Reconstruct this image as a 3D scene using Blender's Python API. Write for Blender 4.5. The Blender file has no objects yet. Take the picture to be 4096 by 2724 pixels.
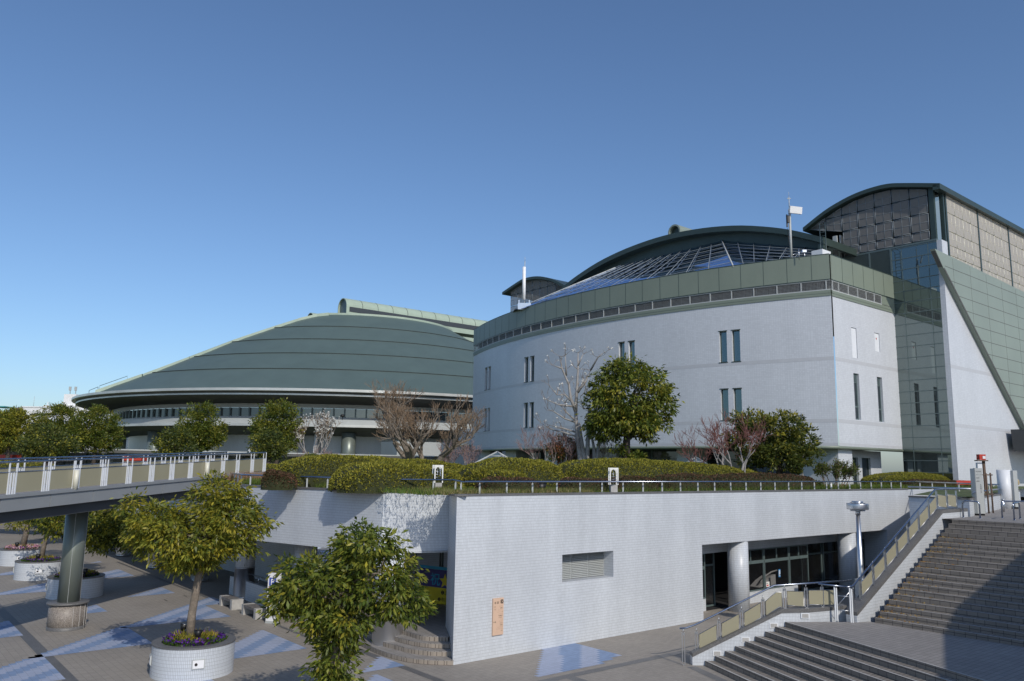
import bpy, math, random
import numpy as np
from mathutils import Vector, Matrix

sc = bpy.context.scene
COL = sc.collection
R = math.radians

# ---------------------------------------------------------------- camera, sky, sun, exposure
PIT, ROL = 0.156443, 0.0157177
cam_d = bpy.data.cameras.new("camera")
cam_d.sensor_width = 36.0
cam_d.lens = 36.0 * 3176.1 / 4096.0
cam_d.clip_start = 0.1
cam_d.clip_end = 5000
cam = bpy.data.objects.new("camera", cam_d)
COL.objects.link(cam)
_f = Vector((0, math.cos(PIT), math.sin(PIT)))
_u0 = Vector((0, -math.sin(PIT), math.cos(PIT)))
_r0 = Vector((1, 0, 0))
_rt = _r0 * math.cos(ROL) + _u0 * math.sin(ROL)
_up = -_r0 * math.sin(ROL) + _u0 * math.cos(ROL)
_m = Matrix((_rt, _up, -_f)).transposed().to_4x4()
_m.translation = (0, 0, 6.05)
cam.matrix_world = _m
sc.camera = cam

SUN_EL = R(35.2)
SUN_AZ = math.atan2(0.44, -0.90)          # heading of the sun measured from +Y towards +X
world = bpy.data.worlds.new("World")
sc.world = world
world.use_nodes = True
wn = world.node_tree
bg = wn.nodes["Background"]
sky = wn.nodes.new("ShaderNodeTexSky")
sky.sky_type = 'NISHITA'
sky.sun_disc = False
sky.sun_elevation = SUN_EL
sky.sun_rotation = SUN_AZ
sky.altitude = 100
sky.air_density = 1.0
sky.dust_density = 1.0
sky.ozone_density = 6.0
wn.links.new(sky.outputs[0], bg.inputs[0])
bg.inputs[1].default_value = 0.128
sd = bpy.data.lights.new("sun", 'SUN')
sd.energy = 2.75
sd.angle = R(0.5)
sd.color = (1.0, 0.93, 0.83)
sun = bpy.data.objects.new("sun", sd)
COL.objects.link(sun)
_s = Vector((math.sin(SUN_AZ) * math.cos(SUN_EL), math.cos(SUN_AZ) * math.cos(SUN_EL), math.sin(SUN_EL)))
sun.rotation_euler = _s.to_track_quat('Z', 'Y').to_euler()
sc.view_settings.view_transform = 'Standard'
sc.view_settings.look = 'None'
sc.view_settings.exposure = 0.0
sc.view_settings.gamma = 1.0
sc.cycles.max_bounces = 6
sc.cycles.transparent_max_bounces = 12

# ---------------------------------------------------------------- materials
MATS = {}
def _new(name):
    m = bpy.data.materials.new(name); m.use_nodes = True
    MATS[name] = m
    return m, m.node_tree, m.node_tree.nodes["Principled BSDF"]

def _noise(nt, scale, vec=None, detail=4, rough=0.6):
    n = nt.nodes.new("ShaderNodeTexNoise"); n.inputs["Scale"].default_value = scale
    n.inputs["Detail"].default_value = detail; n.inputs["Roughness"].default_value = rough
    if vec is not None: nt.links.new(vec, n.inputs["Vector"])
    return n.outputs["Fac"]

def _ramp(nt, fac, stops):
    r = nt.nodes.new("ShaderNodeValToRGB"); e = r.color_ramp.elements
    e[0].position, e[0].color = stops[0][0], (*stops[0][1], 1)
    e[1].position, e[1].color = stops[-1][0], (*stops[-1][1], 1)
    for p, c in stops[1:-1]:
        k = e.new(p); k.color = (*c, 1)
    nt.links.new(fac, r.inputs[0]); return r.outputs[0]

def _mix(nt, a, b, fac, mode='MIX'):
    n = nt.nodes.new("ShaderNodeMix"); n.data_type = 'RGBA'; n.blend_type = mode
    if isinstance(fac, (int, float)): n.inputs[0].default_value = fac
    else: nt.links.new(fac, n.inputs[0])
    for k, s in ((6, a), (7, b)):
        if isinstance(s, tuple): n.inputs[k].default_value = (*s, 1)
        else: nt.links.new(s, n.inputs[k])
    return n.outputs[2]

def _coord(nt, which="UV", scale=(1, 1, 1), rot=0.0, loc=(0, 0, 0)):
    t = nt.nodes.new("ShaderNodeTexCoord"); mp = nt.nodes.new("ShaderNodeMapping")
    mp.inputs["Scale"].default_value = scale; mp.inputs["Rotation"].default_value = (0, 0, rot); mp.inputs["Location"].default_value = loc
    nt.links.new(t.outputs[which], mp.inputs["Vector"]); return mp.outputs[0]

def _bump(nt, bs, h, strength=0.2, dist=0.02):
    b = nt.nodes.new("ShaderNodeBump"); b.inputs["Strength"].default_value = strength; b.inputs["Distance"].default_value = dist
    nt.links.new(h, b.inputs["Height"]); nt.links.new(b.outputs[0], bs.inputs["Normal"])

def plain(name, col, rough=0.6, metal=0.0, var=0.12, scale=3.0, bump=0.0, spec=0.5):
    m, nt, bs = _new(name)
    c = _coord(nt, "Object")
    n = _noise(nt, scale, c, 5)
    out = _ramp(nt, n, [(0.3, tuple(x * (1 - var) for x in col)), (0.7, tuple(min(1, x * (1 + var)) for x in col))])
    nt.links.new(out, bs.inputs["Base Color"])
    bs.inputs["Roughness"].default_value = rough; bs.inputs["Metallic"].default_value = metal
    bs.inputs["Specular IOR Level"].default_value = spec
    if bump: _bump(nt, bs, n, bump)
    return m

def tiled(name, col, bw, bh, mortar, joint=(0.3, 0.3, 0.3), rough=0.45, offset=0.0, streak=0.10, coord="UV", rot=0.0, vary=0.05, msm=0.1, spec=0.5):
    m, nt, bs = _new(name)
    c = _coord(nt, coord, rot=rot)
    b = nt.nodes.new("ShaderNodeTexBrick")
    b.offset = offset; b.inputs["Scale"].default_value = 1.0
    b.inputs["Brick Width"].default_value = bw; b.inputs["Row Height"].default_value = bh
    b.inputs["Mortar Size"].default_value = mortar; b.inputs["Mortar Smooth"].default_value = msm
    b.inputs["Color1"].default_value = (*[x * (1 - vary) for x in col], 1)
    b.inputs["Color2"].default_value = (*[min(1, x * (1 + vary)) for x in col], 1)
    b.inputs["Mortar"].default_value = (*joint, 1)
    nt.links.new(c, b.inputs["Vector"])
    c2 = _coord(nt, coord, scale=(0.9, 0.07, 1) if streak > 0 else (0.25, 0.25, 1), rot=0)
    n = _noise(nt, 1.0, c2, 5)
    c3 = _coord(nt, coord, scale=(0.35, 0.35, 1))
    n2 = _noise(nt, 1.0, c3, 4)
    s = abs(streak)
    st = _ramp(nt, n, [(0.35, (1 - s,) * 3), (0.7, (1 + s * 0.4,) * 3)])
    st2 = _ramp(nt, n2, [(0.3, (1 - s * 0.7,) * 3), (0.7, (1 + s * 0.4,) * 3)])
    o = _mix(nt, _mix(nt, b.outputs["Color"], st, 1.0, 'MULTIPLY'), st2, 1.0, 'MULTIPLY')
    nt.links.new(o, bs.inputs["Base Color"])
    bs.inputs["Roughness"].default_value = rough
    bs.inputs["Specular IOR Level"].default_value = spec
    return m

def glass(name, tint=(0.02, 0.025, 0.03), refl=0.25, rcol=(0.8, 0.9, 0.95), alpha=0.0, rough=0.015):
    m, nt, bs = _new(name)
    out = nt.nodes["Material Output"]
    bs.inputs["Base Color"].default_value = (*tint, 1); bs.inputs["Roughness"].default_value = 0.4
    g = nt.nodes.new("ShaderNodeBsdfGlossy"); g.inputs["Roughness"].default_value = rough; g.inputs["Color"].default_value = (*rcol, 1)
    t = nt.nodes.new("ShaderNodeBsdfTransparent")
    m1 = nt.nodes.new("ShaderNodeMixShader"); m1.inputs[0].default_value = alpha
    nt.links.new(bs.outputs[0], m1.inputs[1]); nt.links.new(t.outputs[0], m1.inputs[2])
    fr = nt.nodes.new("ShaderNodeLayerWeight"); fr.inputs["Blend"].default_value = 0.25
    mm = nt.nodes.new("ShaderNodeMath"); mm.operation = 'MULTIPLY_ADD'; mm.use_clamp = True
    nt.links.new(fr.outputs["Fresnel"], mm.inputs[0]); mm.inputs[1].default_value = 0.8; mm.inputs[2].default_value = refl
    m2 = nt.nodes.new("ShaderNodeMixShader"); nt.links.new(mm.outputs[0], m2.inputs[0])
    nt.links.new(m1.outputs[0], m2.inputs[1]); nt.links.new(g.outputs[0], m2.inputs[2])
    nt.links.new(m2.outputs[0], out.inputs[0]); return m

def mesh_mat(name, col, alpha):
    m, nt, bs = _new(name)
    bs.inputs["Base Color"].default_value = (*col, 1); bs.inputs["Roughness"].default_value = 0.6
    out = nt.nodes["Material Output"]; t = nt.nodes.new("ShaderNodeBsdfTransparent")
    mx = nt.nodes.new("ShaderNodeMixShader"); mx.inputs[0].default_value = alpha
    nt.links.new(bs.outputs[0], mx.inputs[1]); nt.links.new(t.outputs[0], mx.inputs[2]); nt.links.new(mx.outputs[0], out.inputs[0])
    return m

def wire_mat(name, col, pitch, wire):
    m, nt, bs = _new(name)
    bs.inputs["Base Color"].default_value = (*col, 1)
    out = nt.nodes["Material Output"]; t = nt.nodes.new("ShaderNodeBsdfTransparent")
    b = nt.nodes.new("ShaderNodeTexBrick"); b.offset = 0; b.inputs["Scale"].default_value = 1
    b.inputs["Brick Width"].default_value = pitch; b.inputs["Row Height"].default_value = pitch
    b.inputs["Mortar Size"].default_value = wire; b.inputs["Mortar Smooth"].default_value = 0
    nt.links.new(_coord(nt, "UV"), b.inputs["Vector"])
    mx = nt.nodes.new("ShaderNodeMixShader")
    nt.links.new(b.outputs["Fac"], mx.inputs[0]); nt.links.new(t.outputs[0], mx.inputs[1]); nt.links.new(bs.outputs[0], mx.inputs[2])
    nt.links.new(mx.outputs[0], out.inputs[0]); return m

def leaf_mat(name, transl=0.25, rough=0.45, spec=0.4):
    m, nt, bs = _new(name)
    a = nt.nodes.new("ShaderNodeAttribute"); a.attribute_name = "tint"
    nt.links.new(a.outputs["Color"], bs.inputs["Base Color"])
    bs.inputs["Roughness"].default_value = rough; bs.inputs["Specular IOR Level"].default_value = spec
    if transl:
        out = nt.nodes["Material Output"]; t = nt.nodes.new("ShaderNodeBsdfTranslucent")
        nt.links.new(a.outputs["Color"], t.inputs["Color"])
        mx = nt.nodes.new("ShaderNodeMixShader"); mx.inputs[0].default_value = transl
        nt.links.new(bs.outputs[0], mx.inputs[1]); nt.links.new(t.outputs[0], mx.inputs[2]); nt.links.new(mx.outputs[0], out.inputs[0])
    return m

H1 = 0.88168                                     # heading of the front wall and of the paving grid
ROT = -(math.pi / 2 - H1)
tiled("white_tile", (0.63, 0.665, 0.70), 0.047, 0.0935, 0.004, (0.36, 0.37, 0.38), 0.38, streak=0.10)
tiled("hall_tile", (0.60, 0.62, 0.65), 0.15, 0.12, 0.007, (0.50, 0.52, 0.55), 0.35, streak=0.05)
plain("hall_course", (0.50, 0.51, 0.53), 0.4, var=0.04)
tiled("paver", (0.315, 0.285, 0.245), 0.2, 0.1, 0.004, (0.17, 0.155, 0.14), 0.75, offset=0.0, streak=-0.10, coord="Object", rot=ROT, vary=0.07)
tiled("blue_paver", (0.215, 0.30, 0.46), 0.2, 0.1, 0.004, (0.17, 0.20, 0.26), 0.75, streak=-0.06, coord="Object", rot=ROT, vary=0.07)
tiled("pale_blue_paver", (0.36, 0.41, 0.53), 0.2, 0.1, 0.004, (0.24, 0.26, 0.32), 0.75, streak=-0.06, coord="Object", rot=ROT, vary=0.06)
tiled("step_tile", (0.25, 0.222, 0.19), 0.3, 0.13, 0.008, (0.06, 0.055, 0.05), 0.7, streak=-0.12, vary=0.10)
tiled("tan_step_tile", (0.33, 0.285, 0.235), 0.15, 0.3, 0.009, (0.07, 0.05, 0.04), 0.7, streak=-0.10, vary=0.08)
tiled("upper_paver", (0.30, 0.28, 0.26), 0.3, 0.15, 0.006, (0.13, 0.12, 0.11), 0.75, streak=-0.1, coord="Object", rot=ROT, vary=0.08)
def granite(name, a, b, scale=60, rough=0.5):
    m, nt, bs = _new(name)
    c = _coord(nt, "Object"); n = _noise(nt, scale, c, 2); n2 = _noise(nt, 2.0, c, 4)
    o = _mix(nt, _ramp(nt, n, [(0.35, a), (0.65, b)]), _ramp(nt, n2, [(0.3, (0.85,) * 3), (0.7, (1.1,) * 3)]), 1.0, 'MULTIPLY')
    nt.links.new(o, bs.inputs["Base Color"]); bs.inputs["Roughness"].default_value = rough; return m
granite("dark_granite", (0.085, 0.085, 0.085), (0.19, 0.185, 0.18))
granite("brown_granite", (0.13, 0.11, 0.095), (0.36, 0.32, 0.28), 45)
plain("granite_joint", (0.5, 0.48, 0.45), 0.8)
plain("concrete", (0.42, 0.41, 0.39), 0.85, var=0.15, scale=4, bump=0.1)
plain("old_wood", (0.16, 0.15, 0.145), 0.85, var=0.35, scale=9)
plain("steel", (0.60, 0.62, 0.65), 0.28, 1.0, var=0.06)
plain("rail_steel", (0.34, 0.38, 0.46), 0.25, 1.0, var=0.05)
plain("brushed_steel", (0.62, 0.63, 0.65), 0.36, 1.0, var=0.05, scale=1.2)
plain("grey_paint", (0.25, 0.265, 0.275), 0.5, var=0.05, scale=0.8)
plain("girder_paint", (0.055, 0.06, 0.065), 0.6, var=0.1, scale=0.8)
plain("white_paint", (0.74, 0.76, 0.78), 0.45, var=0.04)
plain("pier_green", (0.18, 0.205, 0.18), 0.38, 0.35, var=0.06, scale=1.0)
plain("roof_green", (0.095, 0.135, 0.125), 0.5, 0.0, var=0.07, scale=0.35, spec=0.35)
plain("roof_joint", (0.03, 0.04, 0.037), 0.7)
plain("pale_green_metal", (0.37, 0.45, 0.36), 0.45, 0.0, var=0.06, scale=0.5)
plain("fascia_green", (0.205, 0.24, 0.19), 0.42, 0.0, var=0.06, scale=0.35)
plain("slab_green", (0.25, 0.295, 0.25), 0.45, 0.0, var=0.05, scale=0.35)
plain("dark_green_metal", (0.045, 0.068, 0.06), 0.4, 0.2, var=0.08, scale=0.8)
plain("frame_green", (0.115, 0.155, 0.155), 0.42, 0.1, var=0.06)
plain("pale_steel", (0.62, 0.62, 0.58), 0.35, 0.5, var=0.18, scale=0.22)
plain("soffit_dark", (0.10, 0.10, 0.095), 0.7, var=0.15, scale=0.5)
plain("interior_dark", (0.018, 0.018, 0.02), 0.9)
plain("interior_wall", (0.10, 0.09, 0.075), 0.9)
plain("panel_grey", (0.42, 0.44, 0.43), 0.5, var=0.06, scale=0.6)
plain("mesh_frame", (0.20, 0.23, 0.25), 0.5)
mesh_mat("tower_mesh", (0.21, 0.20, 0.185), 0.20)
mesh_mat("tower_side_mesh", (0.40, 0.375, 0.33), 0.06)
wire_mat("bird_mesh", (0.25, 0.26, 0.26), 0.09, 0.009)
glass("dark_glass", (0.012, 0.016, 0.018), 0.10)
glass("hall_glass", (0.02, 0.03, 0.035), 0.22, (0.55, 0.75, 0.78))
glass("mirror_glass", (0.012, 0.018, 0.018), 0.30, (0.52, 0.62, 0.60))
glass("roof_glass", (0.012, 0.018, 0.03), 0.16, (0.7, 0.8, 1.0))
glass("shop_glass", (0.01, 0.01, 0.01), 0.045, (0.9, 0.95, 1.0), alpha=0.55)
glass("lobby_glass", (0.012, 0.013, 0.015), 0.16, (0.8, 0.88, 1.0))
glass("skylight_glass", (0.10, 0.14, 0.15), 0.12, (0.8, 0.9, 1.0))
m_, nt_, bs_ = _new("cream_panel")
bs_.inputs["Base Color"].default_value = (0.40, 0.375, 0.265, 1); bs_.inputs["Roughness"].default_value = 0.25
_t = nt_.nodes.new("ShaderNodeBsdfTransparent"); _t.inputs[0].default_value = (0.9, 0.88, 0.75, 1)
_x = nt_.nodes.new("ShaderNodeMixShader"); _x.inputs[0].default_value = 0.22
nt_.links.new(bs_.outputs[0], _x.inputs[1]); nt_.links.new(_t.outputs[0], _x.inputs[2]); nt_.links.new(_x.outputs[0], nt_.nodes["Material Output"].inputs[0])
plain("cream_paint", (0.66, 0.64, 0.53), 0.4, var=0.04)
plain("bark", (0.20, 0.165, 0.13), 0.95, var=0.35, scale=9, bump=0.5)
plain("dark_bark", (0.07, 0.055, 0.045), 0.95, var=0.35, scale=9, bump=0.4)
plain("pale_bark", (0.30, 0.285, 0.27), 0.9, var=0.2, scale=7)
plain("twig_brown", (0.20, 0.14, 0.09), 0.9, var=0.2)
plain("twig_red", (0.16, 0.07, 0.06), 0.9, var=0.2)
plain("twig_pink", (0.24, 0.16, 0.15), 0.9, var=0.2)
plain("soil", (0.10, 0.065, 0.045), 0.95, var=0.35, scale=25, bump=0.4)
leaf_mat("leaf", 0.4); leaf_mat("hedge_leaf", 0.2, 0.6, 0.25); leaf_mat("petal", 0.3, 0.7, 0.2); leaf_mat("blade", 0.3, 0.6, 0.2)
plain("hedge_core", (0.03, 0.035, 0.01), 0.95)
plain("lawn_ground", (0.075, 0.10, 0.03), 0.95, var=0.4, scale=2.5)
plain("black_metal", (0.012, 0.012, 0.013), 0.45)
plain("sign_white", (0.82, 0.82, 0.82), 0.35, var=0.02)
plain("sign_blue", (0.045, 0.09, 0.42), 0.4)
plain("sign_peach", (0.66, 0.46, 0.33), 0.55, var=0.06, scale=1.0)
plain("ink", (0.03, 0.025, 0.025), 0.7)
plain("faint_ink", (0.33, 0.22, 0.16), 0.7)
plain("poster_yellow", (0.80, 0.72, 0.12), 0.6)
plain("poster_white", (0.80, 0.80, 0.76), 0.6)
plain("poster_blue", (0.05, 0.25, 0.55), 0.6)
plain("poster_red", (0.65, 0.15, 0.14), 0.6)
plain("banner_navy", (0.055, 0.045, 0.20), 0.6)
plain("banner_cyan", (0.03, 0.33, 0.55), 0.6)
plain("banner_yellow", (0.72, 0.58, 0.02), 0.6)
plain("banner_white", (0.7, 0.7, 0.75), 0.6)
plain("brown_wall", (0.23, 0.165, 0.125), 0.8)
plain("white_wall", (0.80, 0.80, 0.80), 0.7)
plain("window_dark", (0.05, 0.055, 0.06), 0.3)
plain("red_paint", (0.50, 0.05, 0.03), 0.4)
plain("rust_stake", (0.13, 0.085, 0.06), 0.8, var=0.2)
plain("khaki", (0.46, 0.36, 0.20), 0.85, var=0.1)
plain("skin", (0.50, 0.31, 0.22), 0.6, var=0.04)
plain("black_cloth", (0.012, 0.012, 0.014), 0.85)
plain("hair", (0.008, 0.007, 0.007), 0.5)
plain("vest_yellow", (0.55, 0.65, 0.05), 0.6)
plain("grey_plain_wall", (0.34, 0.345, 0.35), 0.7, var=0.08, scale=0.5)
plain("hill_green", (0.105, 0.135, 0.15), 0.95, var=0.35, scale=0.03)
plain("cushion", (0.42, 0.41, 0.36), 0.8)
plain("teal_paint", (0.06, 0.30, 0.30), 0.5)

# ---------------------------------------------------------------- mesh builder
def V(*a): return np.array(a, float)

class MB:
    def __init__(self): self.v = []; self.f = []; self.mi = []; self.sm = []
    def add(self, pts, faces, mi=0, smooth=False):
        o = len(self.v); self.v.extend([tuple(map(float, p)) for p in pts])
        for f in faces: self.f.append([o + i for i in f]); self.mi.append(mi); self.sm.append(smooth)
        return self
    def poly(self, pts, mi=0): return self.add(pts, [list(range(len(pts)))], mi)
    def obox(self, o, X, Y, Z, mi=0):
        o, X, Y, Z = map(np.asarray, (o, X, Y, Z))
        p = [o, o + X, o + X + Y, o + Y, o + Z, o + X + Z, o + X + Y + Z, o + Y + Z]
        return self.add(p, [[3, 2, 1, 0], [4, 5, 6, 7], [0, 1, 5, 4], [1, 2, 6, 5], [2, 3, 7, 6], [3, 0, 4, 7]], mi)
    def box(self, cx, cy, z0, sx, sy, sz, rot=0.0, mi=0):
        a = V(math.cos(rot), math.sin(rot), 0); b = V(-math.sin(rot), math.cos(rot), 0)
        return self.obox(V(cx, cy, z0) - a * sx / 2 - b * sy / 2, a * sx, b * sy, V(0, 0, sz), mi)
    def prism(self, poly, z0, z1, mi=0, bottom=True):
        n = len(poly); p = [(x, y, z0) for x, y in poly] + [(x, y, z1) for x, y in poly]
        f = [[i, (i + 1) % n, n + (i + 1) % n, n + i] for i in range(n)] + [list(range(n, 2 * n))]
        if bottom: f.append(list(range(n - 1, -1, -1)))
        return self.add(p, f, mi)
    def slab(self, pts, t, mi=0):
        n = len(pts); t = np.asarray(t, float); pts = [np.asarray(p, float) for p in pts]
        p = pts + [q + t for q in pts]
        f = [list(range(n)), list(range(2 * n - 1, n - 1, -1))] + [[i, (i + 1) % n, n + (i + 1) % n, n + i] for i in range(n)]
        return self.add(p, f, mi)
    def tube(self, pts, r, n=8, mi=0, cap=True):
        pts = [np.asarray(p, float) for p in pts]
        if not hasattr(r, '__len__'): r = [r] * len(pts)
        ring = []
        for i, p in enumerate(pts):
            d = (pts[min(i + 1, len(pts) - 1)] - pts[max(i - 1, 0)]); d = d / (np.linalg.norm(d) + 1e-9)
            a = np.cross(d, V(0, 0, 1) if abs(d[2]) < 0.9 else V(1, 0, 0)); a /= np.linalg.norm(a); b = np.cross(d, a)
            ring += [p + r[i] * (math.cos(t) * a + math.sin(t) * b) for t in np.linspace(0, 2 * math.pi, n, endpoint=False)]
        f = []
        for i in range(len(pts) - 1):
            for j in range(n): f.append([i * n + j, i * n + (j + 1) % n, (i + 1) * n + (j + 1) % n, (i + 1) * n + j])
        self.add(ring, f, mi, True)
        if cap:
            o = len(self.v) - len(ring)
            self.f.append([o + j for j in range(n)][::-1]); self.mi.append(mi); self.sm.append(False)
            self.f.append([o + (len(pts) - 1) * n + j for j in range(n)]); self.mi.append(mi); self.sm.append(False)
        return self
    def cyl(self, x, y, z0, z1, r, n=24, mi=0, r2=None):
        return self.tube([(x, y, z0), (x, y, z1)], [r, r if r2 is None else r2], n, mi)
    def lathe(self, prof, cx=0, cy=0, n=32, mi=0, smooth=True):
        p = []; f = []
        for (r, z) in prof:
            p += [(cx + r * math.cos(t), cy + r * math.sin(t), z) for t in np.linspace(0, 2 * math.pi, n, endpoint=False)]
        for i in range(len(prof) - 1):
            for j in range(n): f.append([i * n + j, i * n + (j + 1) % n, (i + 1) * n + (j + 1) % n, (i + 1) * n + j])
        return self.add(p, f, mi, smooth)
    def ball(self, c, r, n=12, mi=0):
        if not hasattr(r, '__len__'): r = (r, r, r)
        p = []; f = []; m = n // 2
        for i in range(m + 1):
            a = math.pi * i / m
            for j in range(n):
                b = 2 * math.pi * j / n
                p.append((c[0] + r[0] * math.sin(a) * math.cos(b), c[1] + r[1] * math.sin(a) * math.sin(b), c[2] + r[2] * math.cos(a)))
        for i in range(m):
            for j in range(n): f.append([i * n + j, (i + 1) * n + j, (i + 1) * n + (j + 1) % n, i * n + (j + 1) % n])
        return self.add(p, f, mi, True)

def _setuv(me):
    n = len(me.loops)
    if n == 0: return
    co = np.empty(len(me.vertices) * 3); me.vertices.foreach_get("co", co); co = co.reshape(-1, 3)
    li = np.empty(n, np.int32); me.loops.foreach_get("vertex_index", li)
    nf = len(me.polygons)
    tot = np.empty(nf, np.int32); me.polygons.foreach_get("loop_total", tot)
    nor = np.empty(nf * 3); me.polygons.foreach_get("normal", nor); nor = nor.reshape(-1, 3)
    nl = np.repeat(nor, tot, axis=0); p = co[li]
    tx = -nl[:, 1]; ty = nl[:, 0]; ln = np.hypot(tx, ty); flat = ln < 0.35
    ln[ln < 1e-6] = 1
    tx /= ln; ty /= ln
    fl = (np.abs(tx) > np.abs(ty)) & (tx < 0) | (np.abs(tx) <= np.abs(ty)) & (ty < 0)
    sg = np.where(fl, -1.0, 1.0)
    uv = np.empty((n, 2))
    uv[:, 0] = np.where(flat, p[:, 0] * math.sin(H1) + p[:, 1] * math.cos(H1), (tx * p[:, 0] + ty * p[:, 1]) * sg)
    uv[:, 1] = np.where(flat, -p[:, 0] * math.cos(H1) + p[:, 1] * math.sin(H1), p[:, 2])
    l = me.uv_layers.new(name="UVMap"); l.data.foreach_set("uv", uv.ravel())

def _link(name, me, parent, root):
    o = bpy.data.objects.new(name, me); COL.objects.link(o)
    if parent is not None: o.parent = parent
    return o

def rootof(p):
    while p is not None and p.parent is not None: p = p.parent
    return p

def build(name, mb, mats, parent=None, kind=None):
    """one mesh object; geometry is given in the world frame and made relative to its thing's base"""
    me = bpy.data.meshes.new(name)
    off = np.array(rootof(parent).location) if parent is not None else np.zeros(3)
    vv = np.array(mb.v, float) - off
    me.from_pydata(vv.tolist(), [], mb.f)
    if not isinstance(mats, (list, tuple)): mats = [mats]
    for m in mats: me.materials.append(MATS[m])
    if len(mats) > 1: me.polygons.foreach_set("material_index", mb.mi)
    me.polygons.foreach_set("use_smooth", mb.sm)
    me.update(); _setuv(me)
    o = _link(name, me, parent, None)
    if kind: o["kind"] = kind
    return o

def thing(name, label, cat, loc=(0, 0, 0), group=None, rz=0.0):
    o = bpy.data.objects.new(name, None); COL.objects.link(o)
    o.location = loc; o.rotation_euler = (0, 0, rz); o.empty_display_size = 0.3
    return tag(o, label, cat, group)

def tag(o, label, cat, group=None):
    o["label"] = label; o["category"] = cat
    if group: o["group"] = group
    return o

def copy_tree(o, parent=None):
    c = o.copy(); COL.objects.link(c); c.parent = parent
    for ch in list(o.children): copy_tree(ch, c)
    return c

def np_mesh(name, verts, nper, mat, parent=None, tint=None, kind=None, smooth=False):
    """many small faces, nper vertices each, every face with its own vertices"""
    off = np.array(rootof(parent).location) if parent is not None else np.zeros(3)
    v = np.asarray(verts, np.float32).reshape(-1, 3) - off
    nv = len(v); nf = nv // nper
    me = bpy.data.meshes.new(name)
    me.vertices.add(nv); me.vertices.foreach_set("co", v.astype(np.float32).ravel())
    me.loops.add(nv); me.loops.foreach_set("vertex_index", np.arange(nv, dtype=np.int32))
    me.polygons.add(nf); me.polygons.foreach_set("loop_start", (np.arange(nf) * nper).astype(np.int32))
    me.materials.append(MATS[mat])
    me.update(calc_edges=True)
    if tint is not None:
        a = me.attributes.new("tint", 'FLOAT_COLOR', 'POINT')
        c = np.ones((nf, 4), np.float32); c[:, :3] = np.clip(tint, 0, 1)
        a.data.foreach_set("color", np.repeat(c, nper, axis=0).ravel())
    me.validate()
    o = _link(name, me, parent, None)
    if kind: o["kind"] = kind
    return o

# vegetation -----------------------------------------------------------------------------------
def unit(a): return a / (np.linalg.norm(a, axis=-1, keepdims=True) + 1e-9)

def leaves(centers, dirs, L, W, rng, fold=0.25):
    """diamond leaves, 4 verts each, along dirs"""
    n = len(centers); rnd = unit(rng.normal(size=(n, 3)))
    side = unit(np.cross(dirs, rnd)); nor = np.cross(side, dirs)
    L = np.asarray(L).reshape(-1, 1); W = np.asarray(W).reshape(-1, 1)
    a = centers; b = centers + dirs * L * 0.45 + side * W * 0.5 + nor * L * fold * 0.3
    c = centers + dirs * L - nor * L * fold * 0.3; d = centers + dirs * L * 0.45 - side * W * 0.5 + nor * L * fold * 0.3
    return np.stack([a, b, c, d], 1).reshape(-1, 3)

def crown(name, ells, nclump, per, L, W, cr, cols, rng, parent, mat="leaf", droop=0.5, inner=0.5, flat=0.7, yellow=None):
    """leaf clumps through the volume of a few ellipsoids; cols = list of (rgb, weight)"""
    e = np.array(ells, float); area = (e[:, 3] * e[:, 4] * e[:, 5]) ** (2 / 3.)
    k = rng.choice(len(e), nclump, p=area / area.sum())
    d = unit(rng.normal(size=(nclump, 3)))
    rad = inner + (1.04 - inner) * rng.random(nclump) ** 0.6
    cc = e[k, :3] + d * e[k, 3:6] * rad[:, None]
    sz = cr * (0.6 + 0.8 * rng.random(nclump))
    idx = np.repeat(np.arange(nclump), per)
    off = rng.normal(size=(len(idx), 3)) * 0.55; off[:, 2] *= flat
    pos = cc[idx] + off * sz[idx][:, None]
    dr = unit(off + d[idx] * 0.6 + rng.normal(size=off.shape) * 0.5 - np.array([0, 0, droop]))
    n = len(idx); s = 0.65 + 0.7 * rng.random(n)
    w = np.array([c[1] for c in cols], float); base = np.array([c[0] for c in cols], float)
    ci = rng.choice(len(cols), nclump, p=w / w.sum())[idx]
    ri = rng.choice(len(cols), n, p=w / w.sum())
    use = np.where(rng.random(n) < 0.6, ci, ri)
    t = base[use] * 1.35 * (0.7 + 0.6 * rng.random(n))[:, None]
    if yellow is not None:
        hgt = (pos[:, 2] - pos[:, 2].min()) / (np.ptp(pos[:, 2]) + 1e-6)
        y = rng.random(n) < hgt ** 2 * yellow[1]
        t[y] = np.array(yellow[0]) * (0.7 + 0.5 * rng.random(y.sum()))[:, None]
    np_mesh(name, leaves(pos, dr, L * s, W * s, rng), 4, mat, parent, t)
    return cc

def frusta(segs, n=4):
    """segs: list of (p0,p1,r0,r1) -> quads"""
    a = np.array([s[0] for s in segs]); b = np.array([s[1] for s in segs]); ra = np.array([s[2] for s in segs]); rb = np.array([s[3] for s in segs])
    d = unit(b - a); up = np.where(np.abs(d[:, 2:3]) < 0.9, np.array([[0, 0, 1.]]), np.array([[1., 0, 0]]))
    x = unit(np.cross(d, up)); y = np.cross(d, x)
    q = []
    for j in range(n):
        t0, t1 = 2 * math.pi * j / n, 2 * math.pi * (j + 1) / n
        o0 = math.cos(t0) * x + math.sin(t0) * y; o1 = math.cos(t1) * x + math.sin(t1) * y
        q.append(np.stack([a + o0 * ra[:, None], a + o1 * ra[:, None], b + o1 * rb[:, None], b + o0 * rb[:, None]], 1))
    return np.concatenate(q).reshape(-1, 3)

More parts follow.
